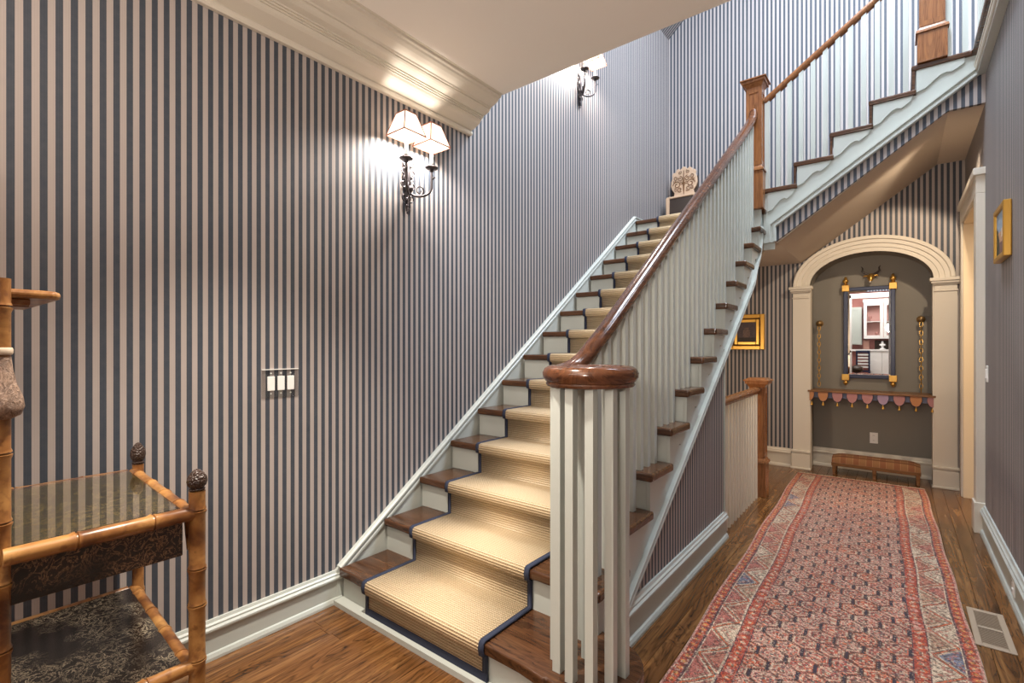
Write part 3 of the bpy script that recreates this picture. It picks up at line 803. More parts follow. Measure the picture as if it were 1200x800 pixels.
f = b.build('fringe', mat('cream_fringe', (.5,.42,.33), .9), rg); f['kind'] = 'stuff'

# ------------------------------------------------------------------ floor register
vt = thing('floor_register', (.34, 3.23, 0), 'tan metal floor vent beside the rug', 'vent')
b = MB(); vx0, vx1, vy0, vy1 = .272, .407, 3.03, 3.435
b.box(vx0, vx0+.024, vy0, vy1, 0, .006); b.box(vx1-.024, vx1, vy0, vy1, 0, .006); b.box(vx0+.024, vx1-.024, vy0, vy0+.03, 0, .006); b.box(vx0+.024, vx1-.024, vy1-.03, vy1, 0, .006); b.box(vx0+.024, vx1-.024, 3.222, 3.242, 0, .006)
b.build('frame', M['vent'], vt, bevel=.002)
box('backing', M['dark'], (vx0+.01, vx1-.01, vy0+.01, vy1-.01, 0, .0015), vt)
for j in range(24):
    y = vy0+.036+j*.0142
    if 3.218 < y < 3.246: continue
    box('louvre', M['vent'], (vx0+.022, vx1-.022, y-.0022, y+.0022, .001, .005), vt)

# ------------------------------------------------------------------ plaid bench
bn = thing('footstool', (-.19, 6.24, 0), 'long low footstool with plaid cushion and wooden frame in front of the niche', 'footstool')
bx0, bx1, by0, by1 = -.555, .165, 6.12, 6.36
q = MB(); n_ = 14; rings = []
for i in range(n_+1):
    x = bx0+.0+(bx1-bx0)*i/n_; e = min(i, n_-i); k_ = 1 if e > 1 else (.93 if e == 1 else .72)
    ring = []
    for j in range(13):
        a = PI*j/12; ring.append(q.bm.verts.new((x, (by0+by1)/2-.118*math.cos(a)*(1 if e > 0 else .96), .125+.082*k_*math.sin(a)**.6)))
    rings.append(ring)
for A, B in zip(rings, rings[1:]):
    for j in range(12): q.bm.faces.new((A[j], A[j+1], B[j+1], B[j]))
    q.bm.faces.new((A[12], A[0], B[0], B[12]))
q.bm.faces.new(rings[0]); q.bm.faces.new(rings[-1][::-1])
q.build('cushion', M['plaid'], bn, smooth=60)
q = MB(); q.box(bx0-.004, bx1+.004, by0, by0+.02, .09, .127); q.box(bx0-.004, bx1+.004, by1-.02, by1, .09, .127); q.box(bx0-.004, bx0+.02, by0+.02, by1-.02, .09, .127); q.box(bx1-.02, bx1+.004, by0+.02, by1-.02, .09, .127)
q.build('rail', M['bench_wood'], bn, bevel=.004)
for x in (bx0+.02, (bx0+bx1)/2, bx1-.02):
    for y in (by0+.018, by1-.018):
        q = MB(); q.taper(x, y, .0, .092, .024, .024, .034, .034); q.build('leg', M['bench_wood'], bn, bevel=.003)

# ------------------------------------------------------------------ hanging shelf with scalloped valance
ws = thing('wall_shelf', (-.25, 6.35, .86), 'wooden shelf with scalloped pennant valance hung on two chains across the niche', 'shelf')
SF = 6.155
box('board', M['bench_wood'], (NX0-.012, NX1+.012, SF, YF-.036, .852, .872), ws, bevel=.004)
box('board', M['bench_wood'], (NX0+.014, NX1-.014, YF-.04, YN, .852, .872), ws)
val = [mat('valance_pink_velvet', (.42,.20,.20), .6), mat('valance_mauve_velvet', (.36,.26,.38), .6), mat('valance_amber_velvet', (.46,.20,.08), .6)]
seq = [2,2,0,0,0,1,0,2,0]
nsc = 9; step = (NX1-NX0)/ (nsc-1+.05)
for i in range(nsc):
    cx_ = NX0+.0+ (i)*step
    w_ = .044; a0, a1 = cx_-w_, cx_+w_
    a0 = max(a0, NX0+.004); a1 = min(a1, NX1-.004)
    pts = [(a0, .852), (a1, .852)]
    full = [(w_, -.045), (w_*.86, -.052), (w_*.80, -.066), (w_*.6, -.082), (w_*.3, -.092), (0, -.096), (-w_*.3, -.092), (-w_*.6, -.082), (-w_*.80, -.066), (-w_*.86, -.052), (-w_, -.045)]
    pp = [(min(max(cx_+x, a0), a1), .852+z) for x, z in full]
    outp = []
    for p in pts[1:]+pp+pts[:1]:
        if not outp or (abs(p[0]-outp[-1][0])+abs(p[1]-outp[-1][1])) > 1e-4: outp.append(p)
    sc_ = MB().prism(outp, 'Y', SF+.010, SF+.016).build('pennant', val[seq[i]], ws)
    # navy piping behind as a slightly larger edge
    cxx = (a0+a1)/2
    big = [(cxx+(x-cxx)*1.12, .852+(z-.852)*1.07) for x, z in outp]
    MB().prism(big, 'Y', SF+.017, SF+.022).build('piping', M['navy'], sc_)
    xx = cx_ if a0 < cx_ < a1 else cxx
    xx = min(max(xx, NX0+.012), NX1-.014)
    MB().lathe((xx, SF+.013, .752), [(.002, 0), (.006, -.004), (.004, -.012), (.010, -.020), (.012, -.040), (.006, -.042)], 8).build('tassel', M['gold'], ws, smooth=60)
b = MB(); b.box(NX0, NX1, SF+.06, SF+.064, .79, .852)
b.build('inner_valance', mat('pale_blue_lining', (.28,.32,.46), .7), ws)
for cx_, topz in ((-.70, 1.60), (.176, 1.62)):
    b = MB(); b.lathe((cx_, YN-.002, topz), [(.034,0),(.036,-.008),(.026,-.016),(.016,-.03),(.010,-.05),(.016,-.06),(.026,-.075),(.030,-.085),(.020,-.098),(.004,-.104)], 14, 'Y'); b.build('wall_boss', M['brass_old'], ws, smooth=50)
    b = MB(); z = topz-.03; n_ = int((topz-.03-.872)/.0445); yy = YN-.082
    for i in range(n_):
        zc = topz-.03-i*.0445-.024; pts = []
        for k_ in range(8):
            a = 2*PI*k_/8; s_, c_ = .014*math.cos(a), .029*math.sin(a)
            pts.append((cx_+(s_ if i % 2 == 0 else 0), yy+(s_ if i % 2 else 0), zc+c_))
        b.tube(pts, .0036, 5, close=True)
    b.build('chain', M['gold'], ws, smooth=60)

# ------------------------------------------------------------------ mirror
mr = thing('wall_mirror', (-.253, YN-.03, 1.5), 'tall mirror with navy frame and gilded corner blocks on the niche wall', 'mirror')
mx0, mx1, mz0, mz1 = -.478, -.028, .998, 1.985; my = YN-.038; fw = .040
b = MB(); b.box(mx0, mx0+fw, my, YN-.001, mz0, mz1); b.box(mx1-fw, mx1, my, YN-.001, mz0, mz1); b.box(mx0+fw, mx1-fw, my+.004, YN-.001, mz0, mz0+fw); b.box(mx0+fw, mx1-fw, my+.004, YN-.001, mz1-fw, mz1)
b.build('frame', M['navy'], mr, bevel=.006)
gx0, gx1, gz0, gz1 = mx0+fw, mx1-fw, mz0+fw, mz1-fw
box('glass', M['mirror'], (gx0+.016, gx1-.016, my+.012, my+.02, gz0+.016, gz1-.016), mr)
b = MB()
o_ = [(gx0, gz0), (gx1, gz0), (gx1, gz1), (gx0, gz1)]; i_ = [(gx0+.016, gz0+.016), (gx1-.016, gz0+.016), (gx1-.016, gz1-.016), (gx0+.016, gz1-.016)]
for q in range(4):
    vs = [b.bm.verts.new((p[0], yy, p[1])) for p, yy in ((o_[q], my+.0145), (o_[(q+1)%4], my+.0145), (i_[(q+1)%4], my+.012), (i_[q], my+.012))]
    b.bm.faces.new(vs)
b.build('bevelled_edge', M['mirror'], mr)
for cx_ in (mx0+fw/2, mx1-fw/2):
    for top in (0, 1):
        cz = mz1-fw/2+.012 if top else mz0+fw/2-.012
        bl = box('corner_block', M['gold'], (cx_-.034, cx_+.034, my-.014, YN-.002, cz-.034, cz+.034), mr, bevel=.004)
        s_ = 1 if top else -1
        if top: pr = [(.020, .034), (.024, .042), (.012, .050), (.020, .060), (.028, .075), (.024, .092), (.012, .105), (.016, .112), (.006, .128)]
        else: pr = [(.018, .034), (.012, .042), (.024, .054), (.022, .068), (.010, .078), (.005, .088)]
        MB().lathe((cx_, my+.008, cz), [(r, s_*h) for r, h in pr], 12).build('finial', M['gold'], bl, smooth=60)

# small antelope-head ornament
an = thing('antler_ornament', (-.235, YN-.03, 2.08), 'little gilt antelope head with dark horns above the mirror', 'ornament')
b = MB(); b.tube([(-.235, YN-.001, 2.085), (-.235, YN-.03, 2.09), (-.236, YN-.06, 2.075), (-.237, YN-.075, 2.045), (-.238, YN-.08, 2.03)], [.024,.034,.031,.019,.012], 12); b.build('head', M['gold'], an, smooth=60)
MB().sphere((-.238, YN-.084, 2.028), .012, (1,1,.9), 10).build('muzzle', M['cream'], an, smooth=60)
for s_ in (-1, 1):
    MB().tube([(-.235+s_*.02, YN-.03, 2.11), (-.235+s_*.05, YN-.035, 2.125), (-.235+s_*.075, YN-.04, 2.15), (-.235+s_*.07, YN-.04, 2.18), (-.235+s_*.082, YN-.04, 2.20)], [.009,.010,.009,.007,.003], 8).build('horn', M['darkwood'], an, smooth=60)
    MB().tube([(-.235+s_*.025, YN-.03, 2.10), (-.235+s_*.055, YN-.03, 2.098), (-.235+s_*.07, YN-.028, 2.09)], [.008,.010,.002], 8).build('ear', M['gold'], an, smooth=60)

# ------------------------------------------------------------------ outlets and switches
def outlet(name, x, y, z, ax, label, cat='outlet', wid=.07, hgt=.115, rocker=False, grp=None):
    t = thing(name, (x, y, z), label, cat)
    if ax == 'Y': box('cover_plate', M['plate'], (x-wid/2, x+wid/2, y-.006, y, z-hgt/2, z+hgt/2), t, bevel=.002)
    else: box('cover_plate', M['plate'], (x-.006, x, y-wid/2, y+wid/2, z-hgt/2, z+hgt/2), t, bevel=.002)
    if rocker:
        b = MB(); b.box(x-.012, x-.004, y-.016, y+.016, z-.033, z+.033); b.build('rocker', M['plate'], t, bevel=.002)
    else:
        for s_ in (-1, 1):
            b = MB(); 
            if ax == 'Y': b.box(x-.016, x+.016, y-.009, y-.004, z+s_*.026-.013, z+s_*.026+.013)
            else: b.box(x-.009, x-.004, y-.016, y+.016, z+s_*.026-.013, z+s_*.026+.013)
            sk = b.build('socket', M['plate'], t, bevel=.002)
            b = MB()
            for d in (-.006, .006):
                if ax == 'Y': b.box(x+d-.001, x+d+.001, y-.0095, y-.0088, z+s_*.026-.005, z+s_*.026+.005)
                else: b.box(x-.0095, x-.0088, y+d-.001, y+d+.001, z+s_*.026-.005, z+s_*.026+.005)
            b.build('slot', M['dark'], sk)
    return t
outlet('wall_outlet', -.21, YN, .364, 'Y', 'white electrical outlet on the grey niche wall above the footstool')
outlet('wall_outlet', XR-.016, 3.60, .105, 'X', 'white electrical outlet low on the right-hand baseboard', hgt=.10)
outlet('light_switch', XR, 4.72, 1.155, 'X', 'single white light switch on the right wall near the doorway', 'switch', rocker=True)
sw = thing('switch_plate', (XL, 1.149, 1.171), 'clear three-gang plate with white rocker switches on the striped left wall', 'switch')
box('clear_cover', M['clear'], (XL+.0005, XL+.006, 1.06, 1.238, 1.104, 1.238), sw, bevel=.003)
box('edge_highlight', M['plate'], (XL+.001, XL+.0075, 1.061, 1.237, 1.2355, 1.239), sw)  # white strip paints in the bright highlight on the clear top edge
for i in range(3):
    y = 1.149+(i-1)*.0475
    box('rocker', M['plate'], (XL+.003, XL+.012, y-.0165, y+.0165, 1.171-.034, 1.171+.034), sw, bevel=.002)
    for s_ in (-1, 1): MB().lathe((XL+.006, y, 1.171+s_*.048), [(.004, 0), (.004, .002), (.002, .003)], 8, 'X').build('screw', M['plate'], sw)

# ------------------------------------------------------------------ wall sconces
def sconce(y, zoff, label):
    x0 = XL; Z = zoff
    t = thing('wall_sconce', (x0, y, 2.33+Z), label, 'sconce')
    # pierced back plate with leaf scrolls
    b = MB(); cx_ = x0+.018
    b.prism([(y+a, 2.34+Z+h) for a, h in [(0,.13),(.02,.11),(.03,.08),(.02,.05),(.034,.02),(.03,-.03),(.014,-.06),(.02,-.08),(.01,-.12),(0,-.18),(-.01,-.12),(-.02,-.08),(-.014,-.06),(-.03,-.03),(-.034,.02),(-.02,.05),(-.03,.08),(-.02,.11)]], 'X', x0+.001, x0+.012)
    def scroll(cy, cz, r, a0, turns, s_=1, rad=.005):
        pts = []
        for i in range(15):
            k_ = i/14; a = a0+s_*turns*2*PI*k_; rr = r*(1-.75*k_); pts.append((cx_, y+cy+rr*math.cos(a), cz+Z+rr*math.sin(a)))
        b.tube(pts, [rad*(1-.4*i/14) for i in range(15)], 6)
    for s_ in (-1, 1):
        scroll(s_*.028, 2.45, .030, PI/2, 1.1, s_); scroll(s_*.034, 2.39, .028, -PI/2, 1.1, -s_); scroll(s_*.036, 2.32, .032, PI/2, 1.1, s_)
        scroll(s_*.024, 2.24, .024, -PI/2, 1.0, s_)
    b.tube([(cx_, y, 2.47+Z), (cx_+.004, y, 2.40+Z), (cx_+.01, y, 2.30+Z), (cx_+.006, y, 2.22+Z), (cx_, y, 2.14+Z)], [.006,.010,.014,.010,.003], 8)
    for i in range(5): b.sphere((cx_+.002, y+(.008 if i % 2 else -.008), 2.23+Z-i*.02), .011-.0012*i, (1,1,1.2), 8)
    b.sphere((cx_+.02, y, 2.29+Z), .02, (1,1,1), 10)
    b.build('back_plate', M['iron'], t, smooth=50)
    for s_ in (-1, 1):
        cy = y+s_*.097; X = -2.215
        b = MB(); pts = []
        # S-scroll arm sweeping out and up to the candle cup
        for k_ in range(17):
            u = k_/16; a = -PI*.95+u*PI*1.0
            pts.append((x0+.035+(X-x0-.035)*(.5+.5*math.cos(a)*-1 if False else (1-math.cos(u*PI))/2), y+s_*(.097*(1-math.cos(u*PI))/2), 2.275+Z-.045*math.sin(u*PI*.95)+ .04*u))
        b.tube(pts, [.0085-.002*abs(u/16-.5) for u in range(17)], 7)
        b.tube([pts[-1], (X, cy, 2.34+Z), (X, cy, 2.40+Z)], .007, 7)
        c0 = pts[6]; sp = []
        for k_ in range(16):
            u = k_/15; a = -PI/2+u*2.6*PI; r = .034*(1-.7*u); sp.append((c0[0]+.01+ r*math.cos(a)*.6, c0[1]+s_*(.014+r*math.cos(a)*.6), c0[2]+.034+r*math.sin(a)))
        b.tube(sp, [.006-.003*k_/15 for k_ in range(16)], 6)
        b.tube([(X, cy, 2.35+Z), (X+.012, cy+s_*.012, 2.37+Z), (X+.02, cy+s_*.02, 2.365+Z)], [.006,.005,.002], 6)
        arm = b.build('arm', M['iron'], t, smooth=60)
        MB().lathe((X, cy, 2.425+Z), [(.006,-.028),(.012,-.022),(.010,-.014),(.034,-.008),(.040,.0),(.038,.004),(.014,.002),(.014,.012),(.018,.014),(.018,.018),(.004,.018)], 16).build('drip_cup', M['iron'], arm, smooth=50)
        cd = MB().lathe((X, cy, 2.44+Z), [(.011, 0), (.011, .075), (.004, .08)], 12).build('candle_sleeve', M['cream'], t, smooth=50)
        MB().lathe((X, cy, 2.52+Z), [(.006, 0), (.010, .010), (.012, .02), (.008, .034), (.002, .042)], 12).build('bulb', M['bulb'], cd, smooth=60)
        zb, zt, a0, a1 = 2.552+Z, 2.678+Z, .158, .080
        b = MB(); b.taper(X, cy, zb, zt, a0, a0, a1, a1, cap=False); sh = b.build('shade', M['shade'], t)
        b = MB()
        for zz, a in ((zb, a0), (zt, a1)):
            h_ = a/2; b.tube([(X-h_, cy-h_, zz), (X+h_, cy-h_, zz), (X+h_, cy+h_, zz), (X-h_, cy+h_, zz)], .0042, 5, close=True)
        for sx, sy in ((-1,-1),(1,-1),(1,1),(-1,1)): b.tube([(X+sx*a0/2, cy+sy*a0/2, zb), (X+sx*a1/2, cy+sy*a1/2, zt)], .0034, 5)
        b.build('shade_braid', M['shadetrim'], sh)
        point('sconce_bulb_light', (X, cy, 2.572+Z), 3.2, (1, .90, .80), .022); spot('sconce_down_light', (X, cy, 2.545+Z), (X, cy, 0), 15, (1, .93, .86), 168, .02, .5)
    return t
sconce(1.915, 0, 'black iron double-arm wall sconce with two lit square shades, nearest the camera')
sconce(3.945, 1.415, 'black iron double-arm wall sconce high on the stairwell wall, partly cut by the ceiling edge')

# ------------------------------------------------------------------ pictures
def art(cols_fn, nx_, ny_, fpos, parent):
    u, v = np.meshgrid((np.arange(nx_)+.5)/nx_, (np.arange(ny_)+.5)/ny_)
    return grid_obj('canvas', M['art'], nx_, ny_, fpos, cols_fn(u, v), parent)
p1 = thing('framed_picture', (XR, 3.96, 1.995), 'small framed landscape picture with gilt edge on the right wall', 'picture')
py0, py1, pz0, pz1, pxf = 3.78, 4.14, 1.845, 2.155, XR-.036
b = MB(); fw = .03
b.box(pxf, XR-.001, py0, py0+fw, pz0, pz1); b.box(pxf, XR-.001, py1-fw, py1, pz0, pz1); b.box(pxf, XR-.001, py0+fw, py1-fw, pz0, pz0+fw); b.box(pxf, XR-.001, py0+fw, py1-fw, pz1-fw, pz1)
b.build('frame', M['gilt'], p1, bevel=.005)
def land(u, v):
    sky = srgb((150,170,190)); sea = srgb((120,90,84)); sand = srgb((190,150,120)); tree = srgb((52,60,46))
    c = np.where((v > .55)[..., None], sky, np.where((v > .3)[..., None], sand, sea))
    m = (v < .5+.18*np.sin(u*9+1)) & (u < .35); c[m] = tree
    m = (v > .42) & (v < .60) & (np.abs(u-.65) < .12); c[m] = srgb((214,196,176))
    return c*(.85+.3*rng.random(u.shape))[..., None]
art(land, 24, 20, lambda u, v: (pxf+.012+0*u, py1-fw+(py0-py1+2*fw)*u, pz0+fw+(pz1-pz0-2*fw)*v), p1)
p2 = thing('framed_picture', (-1.4, YF, 1.52), 'small dark painting in a wide gilt frame on the back wall behind the stairs', 'picture')
qx0, qx1, qz0, qz1 = -1.59, -1.205, 1.305, 1.715
for k_, (ins, wd, y0_, m_) in enumerate(((0, .045, .035, M['gilt']), (.045, .012, .024, mat('dark_bronze_frame_slip', (.12,.06,.02), .4, .5)), (.057, .036, .02, mat('bright_gilt_slip', (.80,.48,.10), .3, .6)))):
    b = MB(); a0, a1, c0, c1 = qx0+ins, qx1-ins, qz0+ins, qz1-ins
    yf = YF-y0_
    b.box(a0, a0+wd, yf, YF-.001, c0, c1); b.box(a1-wd, a1, yf, YF-.001, c0, c1); b.box(a0+wd, a1-wd, yf, YF-.001, c0, c0+wd); b.box(a0+wd, a1-wd, yf, YF-.001, c1-wd, c1)
    b.build('frame' if k_ == 0 else 'slip', m_, p2, bevel=.006)
def dark_paint(u, v):
    c = np.zeros(u.shape+(3,)); c[:] = srgb((74,62,66)); m = ((u-.5)/.2)**2+((v-.45)/.3)**2 < 1; c[m] = srgb((104,84,78)); c[v < .2] = srgb((52,44,42))
    return c*(.8+.4*rng.random(u.shape))[..., None]
art(dark_paint, 16, 18, lambda u, v: (qx0+.093+(qx1-qx0-.186)*u, YF-.018+0*u, qz0+.09+(qz1-qz0-.18)*v), p2)

# ------------------------------------------------------------------ hall chair on the landing
hc = thing('hall_chair', (-2.14, 5.95, LZ), 'carved-back wooden hall chair on the landing at the top of the lower flight', 'chair')
lw = mat('pale_carved_wood', (.52,.36,.24), .5); dk = M['darkwood']
cx_, cy_ = -2.105, 6.11
hh = [(.125,3.175),(.125,3.25),(.118,3.275),(.150,3.32),(.164,3.37),(.160,3.43),(.140,3.475),(.150,3.50),(.132,3.535),(.105,3.53),(.10,3.555),(.07,3.575),(.045,3.555),(.02,3.58),(0,3.59)]
outl = [(cx_+a, z) for a, z in hh]+[(cx_-a, z) for a, z in hh[-2::-1]]
bk = MB().prism(outl, 'Y', cy_, cy_+.028).build('backrest', lw, hc, bevel=.006)
b = MB()
for s_ in (-1, 1):
    for (px, pz, r_, a0, tn, rad) in ((.085,3.37,.052,0,1.3,.0055),(.045,3.44,.034,1.5,1.2,.005),(.10,3.46,.030,3,1.2,.005),(.05,3.31,.034,4,1.2,.005),(.105,3.31,.022,1,1.1,.004),(.05,3.52,.024,2,1.2,.004),(.03,3.38,.022,0,1.0,.004),(.12,3.42,.018,2,1.0,.004)):
        b.tube([(cx_+s_*(px+r_*(1-.75*t_/13)*math.cos(a0+tn*2*PI*t_/13)), cy_-.002, pz+r_*(1-.75*t_/13)*math.sin(a0+tn*2*PI*t_/13)) for t_ in range(14)], rad, 5)
b.tube([(cx_, cy_-.002, z) for z in (3.24, 3.30, 3.38, 3.46, 3.54)], [.003,.007,.012,.008,.004], 6)
b.build('carving', M['bench_wood'], bk, smooth=60)
box('seat', lw, (-2.25, -1.88, 5.90, 6.15, 3.150, 3.175), hc, bevel=.008)
box('seat_box', dk, (-2.215, -1.91, 5.915, 6.14, 2.80, 3.151), hc)
for x in (-2.232, -1.90):
    for y in (5.915, 6.12):
        MB().taper(x, y, LZ, 3.156, .032, .032, .042, .042).build('leg', lw, hc, bevel=.004)
box('back_panel', dk, (-2.27, -1.94, 6.142, 6.165, 2.95, 3.45), hc)

# ------------------------------------------------------------------ bamboo étagère
et = thing('bamboo_etagere', (-1.87, .33, 0), 'bamboo and black lacquer shelf stand with glass-topped tier at left', 'shelf stand')
M['root'] = mat('bamboo_root', (.30,.19,.12), .55); k = N(M['root'])
rn_ = k.noise(k.obj(), 60, 5, .7, 1.5); k.col(k.ramp(rn_, [(.35, (.10,.055,.035)), (.6, (.36,.24,.17)), (.75, (.50,.40,.34))])); k.bump(rn_, 1, .006)
def bam(p0, p1, r, name, parent, nodes=None, m=None):
    p0, p1 = Vector(p0), Vector(p1); L = (p1-p0).length; d = (p1-p0)/L; n_ = nodes if nodes is not None else max(1, int(L/.13))
    pts, rr = [p0], [r]
    for i in range(n_):
        t = (i+.5+random.uniform(-.15, .15))/n_*L
        for dt, k_ in ((-.012, 1.0), (-.005, 1.13), (-.001, 1.16), (.0005, .93), (.003, .93), (.0045, 1.12), (.012, 1.0)): 
            if .001 < t+dt < L-.001: pts.append(p0+d*(t+dt)); rr.append(r*k_)
    pts.append(p1); rr.append(r)
    return MB().tube(pts, rr, 14).build(name, m or M['bamboo'], parent, smooth=50)
EX0, EX1, EY0, EY1 = -2.205, -1.545, .145, .525
ZT, ZS = .895, .47
def finial(x, y, z, sc=1, hs=1):
    MB().lathe((x, y, z), [(a_, h_*hs) for a_, h_ in [(.012*sc,-.004),(.022*sc,0),(.024*sc,.006),(.019*sc,.010),(.026*sc,.02),(.030*sc,.036),(.028*sc,.052),(.020*sc,.068),(.010*sc,.080),(.003*sc,.084)]], 18).build('finial', M['cone'], et, smooth=60)
bam((EX1, EY1, 0), (EX1, EY1, ZT+.048), .0205, 'post', et, 7); finial(EX1, EY1, ZT+.050, .86, .70)
EYB = .553
bam((EX0+.01, EYB, 0), (EX0+.01, EYB, ZT+.02), .018, 'post', et, 7); finial(EX0+.01, EYB, ZT+.022, .80, .92)
bam((EX1-.02, EY0-.004, 0), (EX1-.02, EY0-.004, 1.50), .020, 'post', et, 10)
bam((EX0+.01, EY0, 0), (EX0+.01, EY0, 1.9), .018, 'post', et, 12)
bam((EX1-.085, EY0-.008, .9), (EX1-.085, EY0-.008, 1.62), .009, 'post', et, 5)
# swollen root knot on the tall front post
MB().lathe((EX1-.018, EY0-.004, 1.225), [(.020,.10),(.023,.07),(.029,.04),(.039,.01),(.042,-.012),(.036,-.03),(.020,-.038)], 16).build('root_knot', M['root'], et, smooth=60)
MB().lathe((EX1-.018, EY0-.004, 1.33), [(.0215,0),(.0235,.004),(.0235,.012),(.0215,.016)], 16).build('ring', mat('pale_cane_binding', (.62,.50,.38), .4), et, smooth=60)
for z, r_ in ((ZT, .0195), (ZS, .0185)):
    bam((EX1, EY0, z-.012), (EX1, EY1, z-.012), r_, 'rail', et, 2)
    bam((EX0, EY0, z-.012), (EX0, EY1, z-.012), r_*.8, 'rail', et, 2)
    bam((EX0, EYB-.01, z-.012), (EX1, EY1-.02, z-.012), r_*.95, 'rail', et, 4)
    bam((EX0, EY0, z-.012), (EX1, EY0, z-.012), r_*.9, 'rail', et, 4)
MB().prism([(EX0+.01,EY0),(EX1-.012,EY0),(EX1-.012,EY1-.02),(EX0+.01,EYB-.01)], 'Z', ZS-.02, ZS-.002).build('shelf_panel', M['lacquer'], et)
MB().prism([(EX0+.01,EY0),(EX1-.012,EY0),(EX1-.012,EY1-.02),(EX0+.01,EYB-.01)], 'Z', ZT-.03, ZT-.006).build('top_panel', M['lacquer_top'], et)
MB().prism([(EX0+.01,EY0),(EX1-.018,EY0),(EX1-.018,EY1-.035),(EX0+.01,EYB-.03)], 'Z', ZT-.002, ZT+.004).build('glass_top', M['glass'], et, bevel=.001)
box('drawer', M['lacquer_drawer'], (EX1-.10, EX1-.014, EY0, EY1-.03, ZT-.128, ZT-.03), et, bevel=.003)
box('drawer', M['lacquer_drawer'], (EX0+.02, EX1-.102, EY0, EY1-.03, ZT-.128, ZT-.031), et)
MB().tube([(EX1-.03, EY1-.03, ZT-.02), (EX1-.03, EY1-.012, ZT-.03), (EX1-.03, EY1-.008, ZT-.08), (EX1-.02, EY1-.008, ZT-.115), (EX1, EY1-.008, ZT-.11)], .011, 10).build('bracket', M['bamboo'], et, smooth=60)
# small upper tier with a rounded end
pts = [(-2.15, .02), (-1.60, .02), (-1.60, .20)]+[(-1.64+.04*math.cos(a*PI/12), .215+.04*math.sin(a*PI/12)) for a in range(0, 7)]+[(-2.15, .255)]
MB().prism(pts, 'Z', 1.462, 1.482).build('upper_tier', M['bamboo'], et, bevel=.008)
MB().tube([(-1.66, .03, 1.40), (-1.66, .06, 1.437), (-1.66, .09, 1.449), (-1.66, .20, 1.452)], .008, 8).build('bracket', M['bamboo'], et, smooth=60)
MB().prism([(-2.12,.03),(-1.63,.03),(-1.63,.20),(-2.12,.20)], 'Z', 1.447, 1.462).build('tier_apron', M['bamboo'], et, bevel=.003)

# ------------------------------------------------------------------ kitchen seen in the mirror
kc = thing('kitchen_cabinet', (-.5, -4.2, 1.3), 'white glass-door cupboards reflected in the mirror', 'cabinet')
b = MB(); b.box(-.80, .6, -4.38, -4.05, 2.58, 2.66); b.box(-.78, .58, -4.38, -4.36, 1.55, 2.6); b.box(-.78, -.76, -4.36, -4.08, 1.55, 2.6); b.box(-.78, .58, -4.36, -4.08, 1.55, 1.58); b.box(-.78, .58, -4.36, -4.08, 2.02, 2.035)
b.build('carcass', M['white'], kc)
pk = mat('pink_cabinet_interior', (.62,.36,.33), .7)
box('back_panel', pk, (-.76, .56, -4.355, -4.35, 1.58, 2.58), kc)
for i in range(3):
    x0 = -.78+i*.45; x1 = x0+.44
    b = MB(); b.box(x0, x0+.07, -4.08, -4.05, 1.55, 2.58); b.box(x1-.07, x1, -4.08, -4.05, 1.55, 2.58); b.box(x0+.07, x1-.07, -4.08, -4.05, 1.55, 1.64); b.box(x0+.07, x1-.07, -4.08, -4.05, 2.48, 2.58)
    b.build('door', M['white'], kc, bevel=.003)
box('counter', M['white'], (-1.05, .7, -4.38, -3.95, 1.20, 1.25), kc)
for i in range(5):
    box('panel', M['white'], (-.62+i*.26, -.37+i*.26, -3.99, -3.97, .02, 1.19), kc, bevel=.006)
box('base', M['white'], (-.64, .7, -4.38, -3.99, 0, 1.2), kc)
for i in range(3):
    x = -.64+i*.15; 
    g = MB().lathe((x, -4.22, 1.582 if i % 2 else 2.037), [(.03,0),(.006,.01),(.006,.06),(.035,.09),(.04,.14),(.034,.15)], 10).build('wine_glass', mat('rosy_glassware', (.5,.25,.22), .15), None, smooth=60)
    tag(g, ('rosy stemmed glass at left on the upper shelf of the reflected cupboard', 'rosy stemmed glass on the lower shelf of the reflected cupboard', 'rosy stemmed glass at right on the upper shelf of the reflected cupboard')[i], 'glass', 'glasses in the reflected cupboard')
tc = thing('tall_cabinet', (-1.0, -4.2, 1.3), 'grey-green tall cupboard reflected at the mirror left', 'cabinet')
gg = mat('grey_green_paint', (.42,.47,.45), .4)
box('carcass', gg, (-1.14, -.83, -4.38, -4.1, 1.38, 2.45), tc)
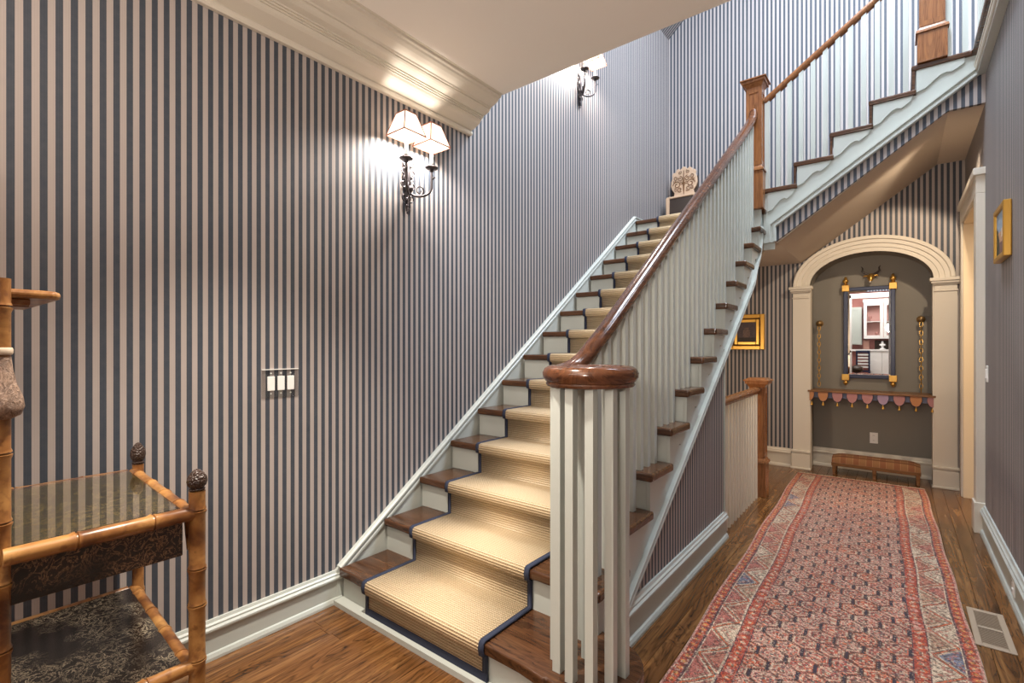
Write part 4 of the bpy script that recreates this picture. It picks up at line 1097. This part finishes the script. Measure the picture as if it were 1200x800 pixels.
b = MB(); b.box(-1.12, -1.06, -4.1, -4.085, 1.4, 2.43); b.box(-.91, -.85, -4.1, -4.085, 1.4, 2.43); b.box(-1.06,-.91,-4.1,-4.085,2.36,2.43); b.box(-1.06,-.91,-4.1,-4.085,1.4,1.47); b.build('door', gg, tc)
lv = thing('louvred_chair', (-.8, -3.7, .95), 'navy slatted chair back reflected low in the mirror', 'chair')
b = MB(); b.box(-.94, -.90, -3.72, -3.68, .0, 1.22); b.box(-.66, -.62, -3.72, -3.68, 0, 1.22); b.box(-.90, -.66, -3.72, -3.68, 1.16, 1.22); b.build('back_frame', M['navy'], lv)
for i in range(5): box('slat', M['white'], (-.90, -.66, -3.71, -3.69, .74+i*.085, .785+i*.085), lv)
box('seat', M['navy'], (-.94, -.62, -4.0, -3.70, .62, .66), lv)
for x, y in ((-.92, -3.96), (-.64, -3.96)): box('leg', M['navy'], (x-.018, x+.018, y-.018, y+.018, 0, .62), lv)
o = MB().lathe((-.92, -3.55, .62), [(.03,-.62),(.03,-.02),(.12,0),(.16,.06),(.15,.13),(.08,.18),(.01,.2)], 16).build('round_stool', M['darkwood'], None, smooth=60); tag(o, 'dark round-topped stool reflected at the mirror bottom left', 'stool')
o = MB().lathe((-.36, -4.15, 1.25), [(.06,0),(.065,.02),(.02,.05),(.03,.09),(.075,.12),(.06,.15),(.02,.16),(.03,.2),(.01,.23)], 14).build('white_urn', M['white'], None, smooth=60); tag(o, 'white ceramic urn on the reflected counter', 'urn')
o = box('counter_picture', mat('pink_print', (.6,.34,.28), .6), (-.80, -.66, -4.3, -4.28, 1.25, 1.5)); tag(o, 'pinkish print leaning on the reflected counter', 'picture')
o = box('dark_tray', M['darkwood'], (-.54, -.2, -4.36, -4.34, 1.25, 1.5)); tag(o, 'dark tray standing behind the white urn in the reflection', 'tray')
t = struct(bpy.data.objects.new('door_2', None), 'white cased opening to the kitchen behind the camera'); C.objects.link(t)
b = MB(); b.box(-1.12, -1.0, -3.2, -3.05, 0, 2.72); b.box(-1.12, .6, -3.2, -3.05, 2.62, 2.74); b.build('casing', M['white'], t, bevel=.005)
